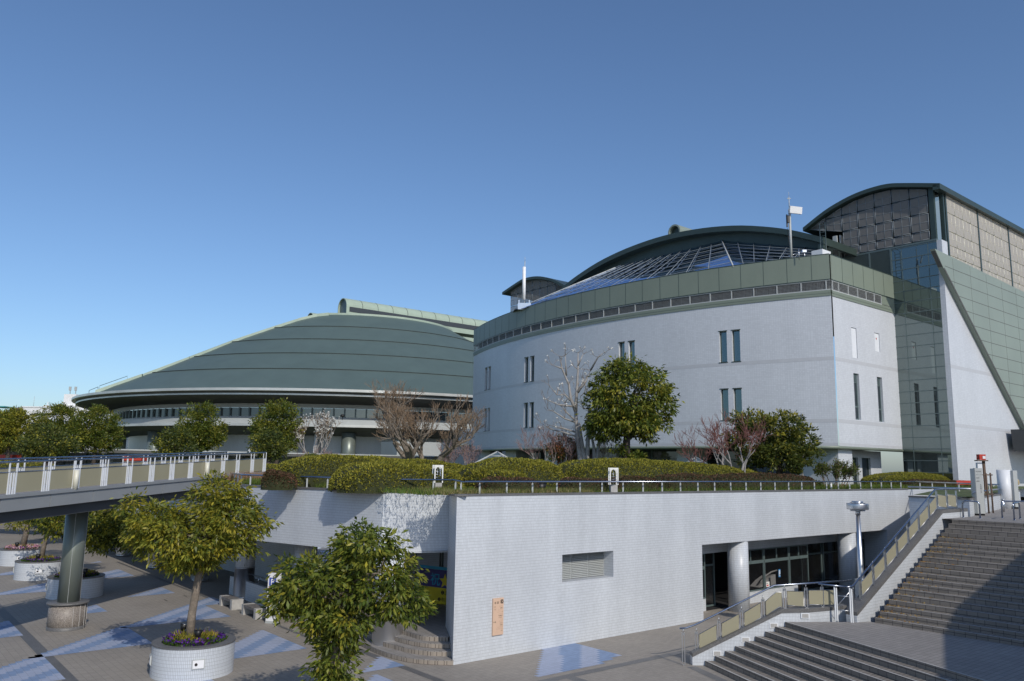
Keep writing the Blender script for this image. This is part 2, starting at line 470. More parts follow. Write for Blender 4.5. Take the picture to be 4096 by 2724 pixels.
def branch(p, d, L, r, depth, rng, segs, tips, spread=0.6, up=0.15, shrink=0.72, kids=(2, 3), wob=0.16, minr=0.004, nseg=3):
    q = np.array(p, float); d = np.array(d, float); d /= np.linalg.norm(d)
    for i in range(nseg):
        d2 = d + rng.normal(size=3) * wob + np.array([0, 0, up * 0.35]); d2 /= np.linalg.norm(d2)
        e = q + d2 * L / nseg; r2 = max(minr, r * (1 - 0.28 / nseg * (i + 1)))
        segs.append((q, e, r if i == 0 else rl, r2)); rl = r2
        if depth > 0 and i > 0 and rng.random() < 0.55:
            s = unit(np.cross(d2, rng.normal(size=3))[None])[0]
            branch(e, d2 * 0.55 + s * spread * 1.1 + np.array([0, 0, up]), L * shrink * 0.8, rl * 0.55, depth - 1, rng, segs, tips, spread, up, shrink, kids, wob, minr, nseg)
        q, d = e, d2
    if depth <= 0: tips.append((q, d)); return
    for _ in range(rng.integers(kids[0], kids[1] + 1)):
        s = unit(np.cross(d, rng.normal(size=3))[None])[0]
        branch(q, d + s * spread * (0.6 + 0.7 * rng.random()) + np.array([0, 0, up]), L * shrink * (0.8 + 0.4 * rng.random()), rl * 0.72, depth - 1, rng, segs, tips, spread, up, shrink, kids, wob, minr, nseg)
# ---------------------------------------------------------------- site axes
U = V(math.sin(H1), math.cos(H1), 0); N_ = V(-math.cos(H1), math.sin(H1), 0)      # along the front wall / into the terrace
UP = V(0, 0, 1)
TA = V(-1.66, 25.53, 0)                        # front corner of the terrace building
def T(s, t, z=0.0): return TA + U * s + N_ * t + UP * z
HB = V(21.4, 52.0, 0)                          # front corner of the hall
def B(a, b, z=0.0): return HB + U * a + N_ * b + UP * z
def xy(p): return (float(p[0]), float(p[1]))

# ---------------------------------------------------------------- ground
g = MB(); g.poly([(-900, -120, 0), (900, -120, 0), (900, 1500, 0), (-900, 1500, 0)])
build("plaza_paving", g, "paver", kind="structure")
# dark granite drain bands on the paving grid
g = MB(); zb = 0.004
def band(s0, s1, t0, t1): g.poly([T(s0, t0, zb), T(s1, t0, zb), T(s1, t1, zb), T(s0, t1, zb)])
band(-9.71, -9.35, -8, 30); band(-1.47, -1.2, -2.88, 6.2); band(-1.2, 7.6, -3.2, -2.88); band(-1.9, -1.75, 6.2, 32); band(1.75, 2.1, -8, -3.2)
build("granite_band", g, "dark_granite", kind="structure")
# blue paving triangles, tile by tile
gb = MB(); gp = MB(); zt = 0.006; TS = 0.2
def tri(s0, s1, t0, t1, w):
    """tiles with s0<s<s1, t0<t<t1 and t-s < w, striped along the diagonal"""
    i0, i1 = int(math.floor(s0 / TS)), int(math.ceil(s1 / TS))
    for i in range(i0, i1):
        j0, j1 = int(math.floor(t0 / TS)), int(math.ceil(t1 / TS))
        for j in range(j0, j1):
            if (j - i) * TS >= w: continue
            k = int(math.floor(((w / TS) - (j - i) - 1) / 3.4))
            m = (gp if k % 2 == 0 else gb)
            a, b = i * TS, j * TS
            m.poly([T(a, b, zt), T(a + TS, b, zt), T(a + TS, b + TS, zt), T(a, b + TS, zt)])
for (s1, t0, w, ln) in ((-2.7, 4.7, 11.0, 5), (-2.7, 11.6, 18.2, 5), (-2.7, 18.5, 23.1, 3), (-2.8, 25.3, 31.2, 4), (-2.8, 32.2, 35.6, 3),
                        (-6.5, 8.3, 18.4, 6.2), (-6.3, 15.3, 23.3, 4), (-6.6, 22.0, 31.7, 5.5), (-9.75, 5.0, 18.4, 6), (-9.75, 12, 25, 6), (-6.4, 29, 38, 4),
                        (-1.3, 0.8, 3.6, 2.2), (-2.5, -2.2, 3.0, 3.2), (-9.75, -1.0, 11, 5), (-6.4, 1.4, 11.0, 5), (-9.75, 19.5, 31.5, 5), (-12.5, 15, 32, 4)):
    tri(s1 - ln, s1, t0, t0 + 5.2, w)
tri(-2.6, -1.7, 14.4, 18.0, 18.2)
# the striped patch below the front wall
for i in range(int(0.8 / TS), int(5.3 / TS)):
    for j in range(int(-2.8 / TS), 0):
        a, b = i * TS, j * TS
        lo = 1.0 + (b + 2.8) * 0.97; hi = 5.3
        if a < lo or a + TS > hi or (a > 3.3 and b < -2.8 + (a - 3.3) * 0.35): continue
        k = int(math.floor((a - lo) / 0.85))
        (gp if k % 2 == 0 else gb).poly([T(a, b, zt), T(a + TS, b, zt), T(a + TS, b + TS, zt), T(a, b + TS, zt)])
build("blue_paving", gb, "blue_paver", kind="structure")
build("pale_blue_paving", gp, "pale_blue_paver", kind="structure")
g = MB()
for s, t in ((-3.55, 16.9), (-2.5, 17.6), (-1.15, 8.0), (-0.6, 8.9), (-5.6, 24.2), (-4.9, 25.2)):
    g.poly([T(s, t, .009), T(s + .03, t, .009), T(s + .03, t - .5, .009), T(s, t - .5, .009)])
build("drain_slot", g, "black_metal", kind="structure")

# upper ground: lawn on the terrace roof, plaza at the head of the stairs, land round the arena
TERR = [(-1.70, 25.50), (-2.12, 28.36), (-4.32, 27.65), (-10.9, 32.3), (-13.6, 36.1), (-25.9, 51.0), (-60, 92)]
R0 = (22.4, 45.35); P1 = (18.2, 32.0); Q1 = (24.9, 40.7); Q2 = (31.0, 49.0)
lawn = MB(); lawn.poly([(x, y, 5.10) for x, y in
     [(-1.45, 25.85), (29.0, 51.0), (23.6, 44.5), (17.1, 34.2), (18.35, 32.15), (24.8, 40.9), (30.8, 49.1), (40, 60), (60, 140), (-20, 140), (-60, 100), (-25.6, 51.3), (-13.35, 36.3), (-10.75, 32.6), (-4.35, 28.0), (-2.0, 28.7)]])
build("lawn_ground", lawn, "lawn_ground", kind="structure")
g = MB(); g.poly([(x, y, 5.09) for x, y in [(-60, 100), (-20, 140), (60, 140), (200, 200), (300, 900), (-700, 900), (-300, 150)]])
build("arena_ground", g, "lawn_ground", kind="structure")
# stairs: lower flight (nine risers), landing, upper flight (twenty risers), upper plaza
W_ = V(math.cos(H1), -math.sin(H1), 0)
U0 = V(11.27, 26.25, 0)
st = thing("staircase", "wide brown tiled public staircase in two flights beside the white terrace wall", "staircase", (11.3, 22, 0))
lo = MB()
left = [V(6.16 + .3175 * i, 25.95, 0) for i in range(9)]
rgt = [V(11.2 + .40 * i, 8.8, 0) + V(0.0, 0, 0) for i in range(9)]
for i in range(9):
    z0, z1 = .15 * i, .15 * (i + 1)
    a, b = left[i], rgt[i]
    nx, nb = (left[i + 1], rgt[i + 1]) if i < 8 else (None, None)
    lo.poly([a + UP * z0, b + UP * z0, b + UP * z1, a + UP * z1])
    if nx is not None: lo.poly([a + UP * z1, b + UP * z1, nb + UP * z1, nx + UP * z1])
build("lower_flight", lo, "step_tile", st)
ns = MB()
def nosing(m, a, b, z, w):
    d = (b - a); d /= np.linalg.norm(d); q = V(-d[1], d[0], 0)
    if np.dot(q, w) < 0: q = -q
    m.poly([a + UP * (z + .003), b + UP * (z + .003), b + q * .06 + UP * (z + .003), a + q * .06 + UP * (z + .003)])
for i in range(9): nosing(ns, left[i], rgt[i], .15 * (i + 1), V(1, 0, 0))
up = MB(); WID = 26.0; TR = 0.327
for i in range(20):
    z0, z1 = 1.35 + .15 * i, 1.35 + .15 * (i + 1)
    a = U0 + W_ * .35 + U * (TR * i + .1); b = a + W_ * WID
    up.poly([a + UP * z0, b + UP * z0, b + UP * z1, a + UP * z1])
    if i < 19: up.poly([a + UP * z1, b + UP * z1, b + U * TR + UP * z1, a + U * TR + UP * z1])
    nosing(ns, a, b, z1, U)
build("upper_flight", up, "step_tile", st)
build("nosing", ns, "pale_steel" if False else "concrete", st)
ld = MB(); ld.poly([left[8] + UP * 1.35, rgt[8] + UP * 1.35, U0 + W_ * (WID) + UP * 1.35, U0 + UP * 1.35 + W_ * .2 + U * .12, V(11.0, 26.1, 1.35)])
build("landing", ld, "upper_paver", st)
# cheek walls of the stairs
ck = MB(); cp = MB()
def cheek(m, c, pts, th, cap=0.11, over=.02):
    """pts: [(x,y,z_top)], a wall of thickness th (vector) with a granite coping"""
    for (p, q) in zip(pts, pts[1:]):
        p, q = V(*p), V(*q)
        a = [V(p[0], p[1], 0), V(q[0], q[1], 0), q - UP * cap, p - UP * cap]
        m.slab(a, th)
        o = np.asarray(th) / np.linalg.norm(th) * over
        c.slab([p - UP * cap - o, q - UP * cap - o, q - o, p - o], np.asarray(th) + 2 * o)
cheek(ck, cp, [(5.78, 25.98, .36), (8.62, 25.98, 1.72), (9.5, 26.0, 1.75), (10.3, 26.4, 1.75)], V(0, .28, 0))
cheek(ck, cp, [(10.3, 26.4, 1.75), (10.98, 26.75, 1.75)], V(-.05, .28, 0))
c0 = U0 - U * .36 - W_ * .0
cheek(ck, cp, [tuple(c0 + UP * 1.66), tuple(U0 + U * 6.4 + UP * 4.66), tuple(U0 + U * 8.7 + UP * 4.68)], -W_ * .35)
build("cheek_wall", ck, "white_tile", st); build("coping", cp, "dark_granite", st)
fl_ = MB()
for (x, z) in ((6.55, .36), (7.45, .78), (8.35, 1.22), (9.35, 1.53)):
    fl_.box(x, 25.975, z - .07, .26, .012, .16)
for i, (x, z) in enumerate(((6.55, .36), (7.45, .78), (8.35, 1.22), (9.35, 1.53))):
    l = MB(); l.box(x, 25.972, z - .075, .27, .016, .165); o = build("step_light", l, "white_paint", st)
    q = MB(); q.box(x, 25.961, z - .05, .20, .008, .115); build("lens", q, "concrete", o)
g = MB(); g.poly([(5.55, 25.75, .004), (5.85, 25.85, .004), (11.5, 8.8, .004), (11.1, 8.8, .004)])
build("stair_kerb_band", g, "dark_granite", kind="structure")
pz = MB(); Z2 = 4.35
pz.poly([(x, y, Z2) for x, y in [xy(U0 + U * (TR * 19 + .1) - W_ * .0), xy(U0 + U * (TR * 19 + .1) + W_ * WID), (60, 10), (70, 60), (40, 60.5), (31.2, 49.3), (24.95, 40.75), (18.2, 31.95)]])
build("upper_plaza", pz, "upper_paver", kind="structure")

# ---------------------------------------------------------------- terrace building
tb = thing("terrace_building", "low white tiled building with grass roof, recessed ground floor windows and round columns", "building", (5, 32, 0))
def wallgrid(m, O, X, ln, z0, z1, holes, n, dep):
    """vertical wall with rectangular holes; reveals go back by dep against normal n"""
    O = np.asarray(O, float); n = np.asarray(n, float)
    ss = sorted(set([0, ln] + [h[0] for h in holes] + [h[1] for h in holes])); zs = sorted(set([z0, z1] + [h[2] for h in holes] + [h[3] for h in holes]))
    P = lambda s, z: O + X * s + UP * z
    for a, b in zip(ss, ss[1:]):
        for c, d in zip(zs, zs[1:]):
            if any(h[0] - 1e-6 <= a and b <= h[1] + 1e-6 and h[2] - 1e-6 <= c and d <= h[3] + 1e-6 for h in holes): continue
            m.poly([P(a, c), P(b, c), P(b, d), P(a, d)])
    for h in holes:
        k = -n * (h[4] if len(h) > 4 else dep)
        a, b, c, d = h[:4]
        if c > z0 + 1e-6: m.poly([P(a, c), P(b, c), P(b, c) + k, P(a, c) + k])
        m.poly([P(a, d), P(b, d), P(b, d) + k, P(a, d) + k])
        m.poly([P(a, c), P(a, d), P(a, d) + k, P(a, c) + k]); m.poly([P(b, c), P(b, d), P(b, d) + k, P(b, c) + k])
FL = 31.15                                       # length of the front wall
w = MB()
wallgrid(w, TA, U, FL, 0, 5.08, [(4.57, 7.14, 2.09, 3.02, .55), (12.4, 28.4, 0, 2.97, 3.0)], -N_, .5)
w.poly([T(0, 0), T(0, 0, 5.08), V(-2.12, 28.36, 5.08), V(-2.12, 28.36, 0)])                      # return beside the curved steps
w.poly([V(16.85, 34.1, 0), V(16.85, 34.1, 5.0), V(18.2, 32.0, 5.0), V(18.2, 32.0, 0)]); w.poly([T(31.15, 0), T(40, 0), T(40, 0, 5.08), T(31.15, 0, 5.08)])           # shaded panel beside the stairs
w.poly([V(18.2, 32.0, Z2 - .5), V(18.2, 32.0, 5.0), V(24.9, 40.7, 5.0), V(24.9, 40.7, Z2 - .5)])
w.poly([V(24.9, 40.7, Z2 - .5), V(24.9, 40.7, 5.0), V(31, 49, 5.0), V(31, 49, Z2 - .5)])
build("wall", w, "white_tile", tb)
fs = MB(); ft = 0.3
fpts = [V(-2.12, 28.36, 0), V(-4.32, 27.65, 0), V(-10.9, 32.3, 0), V(-13.6, 36.1, 0), V(-25.9, 51.0, 0), V(-60, 92, 0)]
for a, b in zip(fpts, fpts[1:]):
    d = (b - a) / np.linalg.norm(b - a); q = V(-d[1], d[0], 0)
    if np.dot(q, V(-1, -1, 0)) > 0 and a[0] < -5: q = -q
    q = V(.5, .86, 0)
    fs.slab([a + UP * 3.05, b + UP * 3.05, b + UP * 5.08, a + UP * 5.08], q * .3)
build("fascia", fs, "white_tile", tb)
cp = MB()
outline = [V(22.4, 45.35, 0), V(-1.70, 25.50, 0), V(-2.12, 28.36, 0), V(-4.32, 27.65, 0), V(-10.9, 32.3, 0), V(-13.6, 36.1, 0), V(-25.9, 51.0, 0)]
for i, (a, b) in enumerate(zip(outline, outline[1:])):
    d = (b - a) / np.linalg.norm(b - a); q = V(d[1], -d[0], 0)
    cp.slab([a - q * .03 + UP * 5.075, b - q * .03 + UP * 5.075, b + q * .38 + UP * 5.075, a + q * .38 + UP * 5.075], UP * (.055 + .002 * i))
for a, b in ((V(18.2, 32, 0), V(16.85, 34.1, 0)), (V(24.9, 40.7, 0), V(18.2, 32, 0)), (V(31, 49, 0), V(24.9, 40.7, 0))):
    d = (b - a) / np.linalg.norm(b - a); q = V(d[1], -d[0], 0)
    cp.slab([a - q * .03 + UP * 5.0, b - q * .03 + UP * 5.0, b + q * .3 + UP * 5.0, a + q * .3 + UP * 5.0], UP * .06)
build("coping", cp, "dark_granite", tb)
# soffit and rear wall of the colonnade on the left side
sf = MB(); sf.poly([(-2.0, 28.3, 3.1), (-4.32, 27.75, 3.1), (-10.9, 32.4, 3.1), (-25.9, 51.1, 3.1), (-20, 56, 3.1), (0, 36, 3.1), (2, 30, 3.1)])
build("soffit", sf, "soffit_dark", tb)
rw = MB()
cw0 = V(-9.0, 40.5, 0); cdir = -N_ * 1.0
rw.poly([T(4.6, 5, 0), T(4.6, 5, 3.1), T(4.6, 9.5, 3.1), T(4.6, 9.5, 0)])
rw.poly([T(4.6, 9.5, 0), T(4.6, 9.5, 3.1), T(2.2, 9.5, 3.1), T(2.2, 9.5, 0)])
rw.poly([T(2.2, 9.5, 0), T(2.2, 9.5, 3.1), T(2.2, 11.3, 3.1), T(2.2, 11.3, 0)])
rw.poly([T(2.2, 14.2, 0), T(2.2, 14.2, 3.1), T(2.2, 40, 3.1), T(2.2, 40, 0)])
build("rear_wall", rw, "white_tile", tb)
def pane(parent, P, X, wd, z0, z1, n, gm="lobby_glass", fm="frame_green", fr=.06, name="window", bars=()):
    """framed pane: O lower left, X unit along, n outward"""
    P = np.asarray(P, float); f = MB(); d = .07
    f.obox(P + UP * z0, X * fr, -n * d, UP * (z1 - z0)); f.obox(P + X * (wd - fr) + UP * z0, X * fr, -n * d, UP * (z1 - z0))
    f.obox(P + X * fr + UP * z0, X * (wd - 2 * fr), -n * d, UP * fr); f.obox(P + X * fr + UP * (z1 - fr), X * (wd - 2 * fr), -n * d, UP * fr)
    for b in bars:
        if b[0] == 'h': f.obox(P + X * fr + UP * b[1], X * (wd - 2 * fr), -n * (d - .004), UP * b[2])
        else: f.obox(P + X * b[1] + UP * (b[3] if len(b) > 3 else z0 + fr), X * b[2], -n * (d - .008), UP * ((b[4] - b[3]) if len(b) > 4 else (z1 - z0 - 2 * fr)))
    o = build(name, f, fm, parent)
    gl = MB(); k = -n * .035
    gl.poly([P + X * fr * .9 + UP * (z0 + fr * .9) + k, P + X * (wd - fr * .9) + UP * (z0 + fr * .9) + k, P + X * (wd - fr * .9) + UP * (z1 - fr * .9) + k, P + X * fr * .9 + UP * (z1 - fr * .9) + k])
    build("pane", gl, gm, o)
    return o
pane(tb, T(2.2, 11.3, 0), N_, 1.45, 0.05, 3.05, -U); pane(tb, T(2.2, 12.75, 0), N_, 1.45, 0.05, 3.05, -U)
pane(tb, T(4.55, 5.4, 0), N_, 1.9, .6, 3.0, -U); pane(tb, T(4.55, 7.4, 0), N_, 1.9, .6, 3.0, -U)
# raised entrance floor with four curved steps
cs = MB()
arcs = [[(-1.64, 25.50), (-2.27, 25.53), (-2.87, 25.69), (-3.52, 26.14), (-4.26, 26.94), (-5.11, 28.18), (-6.6, 30.0), (-8.5, 31.9)],
        [(-1.72, 25.98), (-2.45, 26.04), (-3.10, 26.35), (-3.72, 26.92), (-4.15, 27.35), (-4.6, 28.3), (-5.9, 30.2), (-7.6, 32.3)],
        [(-1.80, 26.34), (-2.55, 26.43), (-3.22, 26.86), (-3.85, 27.55), (-4.2, 28.3), (-5.3, 30.6), (-6.9, 32.8)],
        [(-1.90, 26.66), (-2.68, 26.76), (-3.30, 27.42), (-3.70, 27.95), (-3.9, 28.5), (-4.8, 31), (-6.2, 33.3)]]
rear = [(-5.2, 36), (1.0, 37), (3.4, 33.3), (-1.0, 26.8)]
def spl(p, n=5):
    p = [np.array(q) for q in p]; o = []
    for i in range(len(p) - 1):
        a = p[max(i - 1, 0)]; b = p[i]; c = p[i + 1]; d = p[min(i + 2, len(p) - 1)]
        for k in range(n):
            t = k / n; o.append(tuple(.5 * ((2 * b) + (-a + c) * t + (2 * a - 5 * b + 4 * c - d) * t * t + (-a + 3 * b - 3 * c + d) * t ** 3)))
    o.append(tuple(p[-1])); return o
cs2 = MB(); cs3 = MB()
for i, a in enumerate(arcs):
    o = spl(a); z0, z1 = .15 * i, .15 * (i + 1)
    for p, q in zip(o, o[1:]): cs.poly([(*p, z0), (*q, z0), (*q, z1 - .025), (*p, z1 - .025)]); cs3.poly([(*p, z1 - .025), (*q, z1 - .025), (*q, z1), (*p, z1)])
    cs2.poly([(*p, z1) for p in o + rear])
es = build("entrance_steps", cs, "tan_step_tile", tb); build("tread", cs2, "upper_paver", es); build("edge", cs3, "upper_paver", es)
# round columns
def column(x, y, z0, z1, r=.43, base=True):
    m = MB(); m.cyl(x, y, (1.35 if base else z0), z1, r, 28)
    o = build("column", m, "white_tile", tb)
    if base:
        b = MB(); b.lathe([(r + .02, z0 + .14), (r + .02, 1.34), (r + .035, 1.34), (r + .035, 1.37), (r + .004, 1.37)], x, y, 32)
        s = build("steel_skirt", b, "brushed_steel", o)
        b = MB(); b.cyl(x, y, z0, z0 + .15, r - .04, 24); build("plinth", b, "steel", o)
column(-4.0, 27.75, .0, 3.1, .5)
column(-7.9, 31.9, 0, 3.1); column(-11.85, 36.9, 0, 3.1, .42); column(-15.7, 41.85, 0, 3.1, .42); column(-20.05, 46.6, 0, 3.1, .42); column(-24.5, 52.0, 0, 3.1, .42); column(-29.0, 57.2, 0, 3.1, .42)
for s in (15.53, 24.98): column(*xy(T(s, .47)), 0, 2.97, .45, False)
# recessed shop windows on the right
wl = MB()
D_ = 1.28
wl.poly([T(12.4, D_, 0), T(28.4, D_, 0), T(28.4, D_, .5), T(12.4, D_, .5)] if False else [T(12.4, D_, 0), T(14.28, D_, 0), T(14.28, D_, .52), T(12.4, D_, .52)])
wl.poly([T(16.6, D_, 0), T(21.6, D_, 0), T(21.6, D_, .52), T(16.6, D_, .52)])
wl.poly([T(12.4, D_, 2.4), T(28.4, D_, 2.4), T(28.4, D_, 2.97), T(12.4, D_, 2.97)])
wl.poly([T(14.28, D_, 0), T(14.28, D_ + .9, 0), T(14.28, D_ + .9, .52), T(14.28, D_, .52)])
build("sill_wall", wl, "white_tile", tb)
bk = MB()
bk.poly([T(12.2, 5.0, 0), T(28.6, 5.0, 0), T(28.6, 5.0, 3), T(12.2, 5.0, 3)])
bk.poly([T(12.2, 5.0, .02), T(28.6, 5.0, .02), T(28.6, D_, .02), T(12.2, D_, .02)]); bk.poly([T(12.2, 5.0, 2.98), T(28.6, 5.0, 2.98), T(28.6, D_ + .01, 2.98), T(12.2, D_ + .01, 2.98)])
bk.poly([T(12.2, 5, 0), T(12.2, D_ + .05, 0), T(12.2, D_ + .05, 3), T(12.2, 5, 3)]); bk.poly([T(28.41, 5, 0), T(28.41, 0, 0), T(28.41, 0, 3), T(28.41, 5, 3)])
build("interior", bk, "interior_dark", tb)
n_ = -N_
for (s, wd) in ((12.42, 1.84), (16.62, 2.1), (18.76, 2.1), (20.9, 1.7), (26.6, 1.75)):
    pane(tb, T(s, D_ - .02, 0), U, wd, .52, 2.4, n_, "shop_glass", "frame_green", .055, "shop_window",
         [('h', 1.74, .14), ('v', wd / 2 - .03, .06, 1.74, 2.36)])
for (s, wd) in ((14.3, 1.2), (22.65, 2.0), (24.8, 1.7)):
    pane(tb, T(s, D_ + .4, 0), U, wd, .05, 2.4, n_, "shop_glass", "frame_green", .07, "glass_door", [('h', 1.78, .08)])
lv = MB()
for k in range(3):
    a = 4.6 + .86 * k
    lv.obox(T(a, .5, 2.09), U * .03, N_ * .05, UP * .93)
    for j in range(15):
        z = 2.11 + j * .061
        lv.slab([T(a + .03, .47, z), T(a + .86, .47, z), T(a + .86, .54, z + .05), T(a + .03, .54, z + .05)], UP * .008)
o = build("louvre", lv, "panel_grey", tb)
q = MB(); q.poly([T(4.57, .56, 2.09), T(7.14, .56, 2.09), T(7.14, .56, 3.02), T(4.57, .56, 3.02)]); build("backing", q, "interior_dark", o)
ra = MB()
# text ---------------------------------------------------------------------------------------
def text(name, s, O, X, Y, size, mat, parent, thick=.002, bold=0.0):
    c = bpy.data.curves.new(name, 'FONT'); c.body = s; c.size = 1.0; c.offset = bold
    o = bpy.data.objects.new(name, c); COL.objects.link(o)
    dg = bpy.context.evaluated_depsgraph_get(); dg.update()
    me = bpy.data.meshes.new_from_object(o.evaluated_get(dg)); bpy.data.objects.remove(o); bpy.data.curves.remove(c)
    off = np.array(rootof(parent).location)
    X, Y, O = np.asarray(X, float), np.asarray(Y, float), np.asarray(O, float)
    sz = size if hasattr(size, '__len__') else (size, size)
    for v in me.vertices: v.co = Vector(O + X * v.co.x * sz[0] + Y * v.co.y * sz[1] - off)
    me.materials.clear(); me.materials.append(MATS[mat]); me.update()
    me.name = name
    ob = bpy.data.objects.new(name, me); COL.objects.link(ob); ob.parent = parent; return ob
# posters in the shop windows
def poster(s, z, col, label, wd=.2, ht=.42, inner=True):
    t = thing("poster", label, "poster", tuple(T(s, D_ - .03, z)), "posters in the ground floor windows")
    m = MB(); m.obox(T(s, D_ - .024, z), U * wd, -N_ * .004, UP * ht); build("sheet", m, col, t)
    m = MB(); m.obox(T(s + .03, D_ - .0285, z + .05), U * (wd - .06), -N_ * .003, UP * (ht - .1)); build("print_area", m, "poster_white", t)
    m = MB()
    for k in range(4): m.obox(T(s + .05, D_ - .032, z + ht - .1 - k * .06), U * (wd - .1), -N_ * .002, UP * .018)
    build("print_lines", m, "poster_red" if col != "poster_blue" else "poster_blue", t)
    m = MB(); m.obox(T(s + .07, D_ - .032, z + .07), U * .06, -N_ * .002, UP * .06); build("pictogram", m, "ink", t)
poster(13.15, 1.02, "poster_yellow", "yellow bordered poster in the leftmost ground floor window")
poster(17.15, .98, "poster_yellow", "yellow bordered poster just right of the first round column")
poster(19.9, 1.0, "poster_blue", "white and blue poster beside the cream curved counter", .16, .36)
poster(26.85, .95, "poster_yellow", "yellow bordered poster behind the tall lamp post")
for s, lb in ((12.55, "small white sticker at the lower left corner of the leftmost window"), (18.84, "small white sticker next to the cream curved counter")):
    t = thing("sticker", lb, "sticker", tuple(T(s, D_ - .03, .62)), "white stickers on the windows")
    m = MB(); m.obox(T(s, D_ - .024, .62), U * .26, -N_ * .004, UP * .24); build("sheet", m, "poster_white", t)
    m = MB(); m.obox(T(s + .03, D_ - .0285, .66), U * .16, -N_ * .002, UP * .07); build("print_lines", m, "poster_red", t)
    m = MB(); m.obox(T(s + .03, D_ - .0285, .77), U * .1, -N_ * .002, UP * .03); build("print_lines", m, "ink", t)
t = thing("reception_counter", "cream curved reception counter seen inside the window", "counter", tuple(T(20.2, 2.6, .02)))
m = MB(); m.slab([T(19.2, 1.9, .5), T(20.65, 1.9, .5), T(20.65, 1.9, 1.0), T(20.2, 1.9, .92), T(19.7, 1.9, .76)], N_ * .5); build("body", m, "sign_white", t)
m = MB(); m.tube([T(19.25, 1.85, .72), T(19.7, 1.85, 1.0), T(20.2, 1.85, 1.15), T(20.7, 1.85, 1.2)], .035); build("rim", m, "sign_white", t)
t = thing("sofa", "grey sofa back behind the leftmost ground floor window", "sofa", tuple(T(13.3, 2.0, .02)))
m = MB(); m.slab([T(12.7, 1.9, .3), T(13.9, 1.9, .3), T(13.75, 1.9, .86), T(13.0, 1.9, .82)], N_ * .25); build("backrest", m, "cushion", t)
m = MB(); m.obox(T(12.6, 1.9, .05), U * 1.4, N_ * .9, UP * .28); build("seat", m, "cushion", t)
# wall sign and banner
t = thing("wall_sign", "tall peach coloured direction sign mounted near the white wall corner", "sign", tuple(T(1.5, 0, .7)))
m = MB(); m.obox(T(1.50, -.005, .69), U * .43, -N_ * .05, UP * 1.14); build("board", m, "sign_peach", t)
yv = UP; 
text("lettering", "本 館", T(1.54, -.058, 1.66), U, UP, .085, "ink", t)
m = MB()
m.slab([T(1.80, -.058, 1.66), T(1.80, -.058, 1.77), T(1.85, -.058, 1.715)], -N_ * .002); m.slab([T(1.81, -.058, 1.775), T(1.915, -.058, 1.775), T(1.86, -.058, 1.72)], -N_ * .002)
m.slab([T(1.81, -.058, 1.655), T(1.915, -.058, 1.655), T(1.86, -.058, 1.708)], -N_ * .002); m.slab([T(1.918, -.058, 1.67), T(1.918, -.058, 1.76), T(1.88, -.058, 1.715)], -N_ * .002)
build("emblem", m, "ink", t)
for i, (tx, x, dk) in enumerate((("2階", 1.53, 0), ("1階", 1.53, 0), ("B1階", 1.52, 1))):
    text("lettering", tx, T(x, -.058, (1.55, 1.47, 1.08)[i]), U, UP, .05, "faint_ink" if not dk else "ink", t)
for i, (tx, x, dk) in enumerate((("スタジオ", 1.74, 0), ("会議室", 1.78, 1), ("アリーナ", 1.70, 0), ("トレーニング室", 1.66, 0), ("レストラン", 1.72, 0), ("弓道場受付", 1.71, 1), ("大会議室", 1.72, 0),
                                ("プール", 1.80, 0), ("ラウンジ", 1.73, 0), ("更衣室", 1.78, 0), ("事務室", 1.79, 1), ("エントランス", 1.69, 0), ("インフォメーション", 1.62, 0), ("出口", 1.83, 1))):
    text("lettering", tx, T(x, -.058, 1.56 - i * .058), U, UP, .036, "ink" if dk else "faint_ink", t)
bn = thing("banner", "blue and yellow event banner hanging in the shade behind the curved steps", "banner", (-.5, 31.2, .8))
bO = V(-3.6, 33.2, 0); bX = V(.824, -.566, 0); bn_ = V(-.566, -.824, 0)
m = MB(); m.slab([bO + UP * 1.24, bO + bX * 4.6 + UP * 1.24, bO + bX * 4.6 + UP * 1.92, bO + UP * 1.92], -bn_ * .01); cl = build("cloth", m, "banner_navy", bn)
m = MB(); m.slab([bO + UP * .62 + bn_ * .003, bO + bX * 4.6 + UP * .62 + bn_ * .003, bO + bX * 4.6 + UP * 1.235 + bn_ * .003, bO + UP * 1.235 + bn_ * .003], -bn_ * .01); build("lower_cloth", m, "banner_yellow", bn)
m = MB(); m.slab([bO + UP * 1.925 + bn_ * .003, bO + bX * 4.6 + UP * 1.925 + bn_ * .003, bO + bX * 4.6 + UP * 2.04 + bn_ * .003, bO + UP * 2.04 + bn_ * .003], -bn_ * .01); build("top_stripe", m, "banner_cyan", bn)
f_ = bn_ * .012
text("lettering", "祝", bO + bX * .6 + UP * 1.36 + f_, bX, UP, .5, "banner_cyan", bn, bold=.01)
text("lettering", "2021.3.26・30", bO + bX * 1.95 + UP * 1.77 + f_, bX, UP, .15, "banner_white", bn)
text("lettering", "会場・千葉", bO + bX * 3.05 + UP * 1.77 + f_, bX, UP, .12, "banner_white", bn)
text("lettering", "全国大会出場", bO + bX * 1.78 + UP * 1.31 + f_, bX, UP, .42, "banner_cyan", bn, bold=.015)
text("lettering", "❷正仁  ❸野 雄大  ❹田川 真大", bO + bX * 1.15 + UP * 1.0 + f_ * 1.6, bX, UP, .19, "ink", bn)
text("lettering", "❺市川西峰  ❻山本 蘭  応援・広島県", bO + bX * 1.0 + UP * .74 + f_ * 1.6, bX, UP, .17, "ink", bn)
st5 = [(math.sin(k * math.pi / 5) * (.3 if k % 2 == 0 else .13), math.cos(k * math.pi / 5) * (.3 if k % 2 == 0 else .13)) for k in range(10)]
m = MB(); m.slab([bO + bX * (1.35 + a) + UP * (1.5 + b) + f_ for a, b in st5], -bn_ * .004); build("star", m, "banner_yellow", bn)

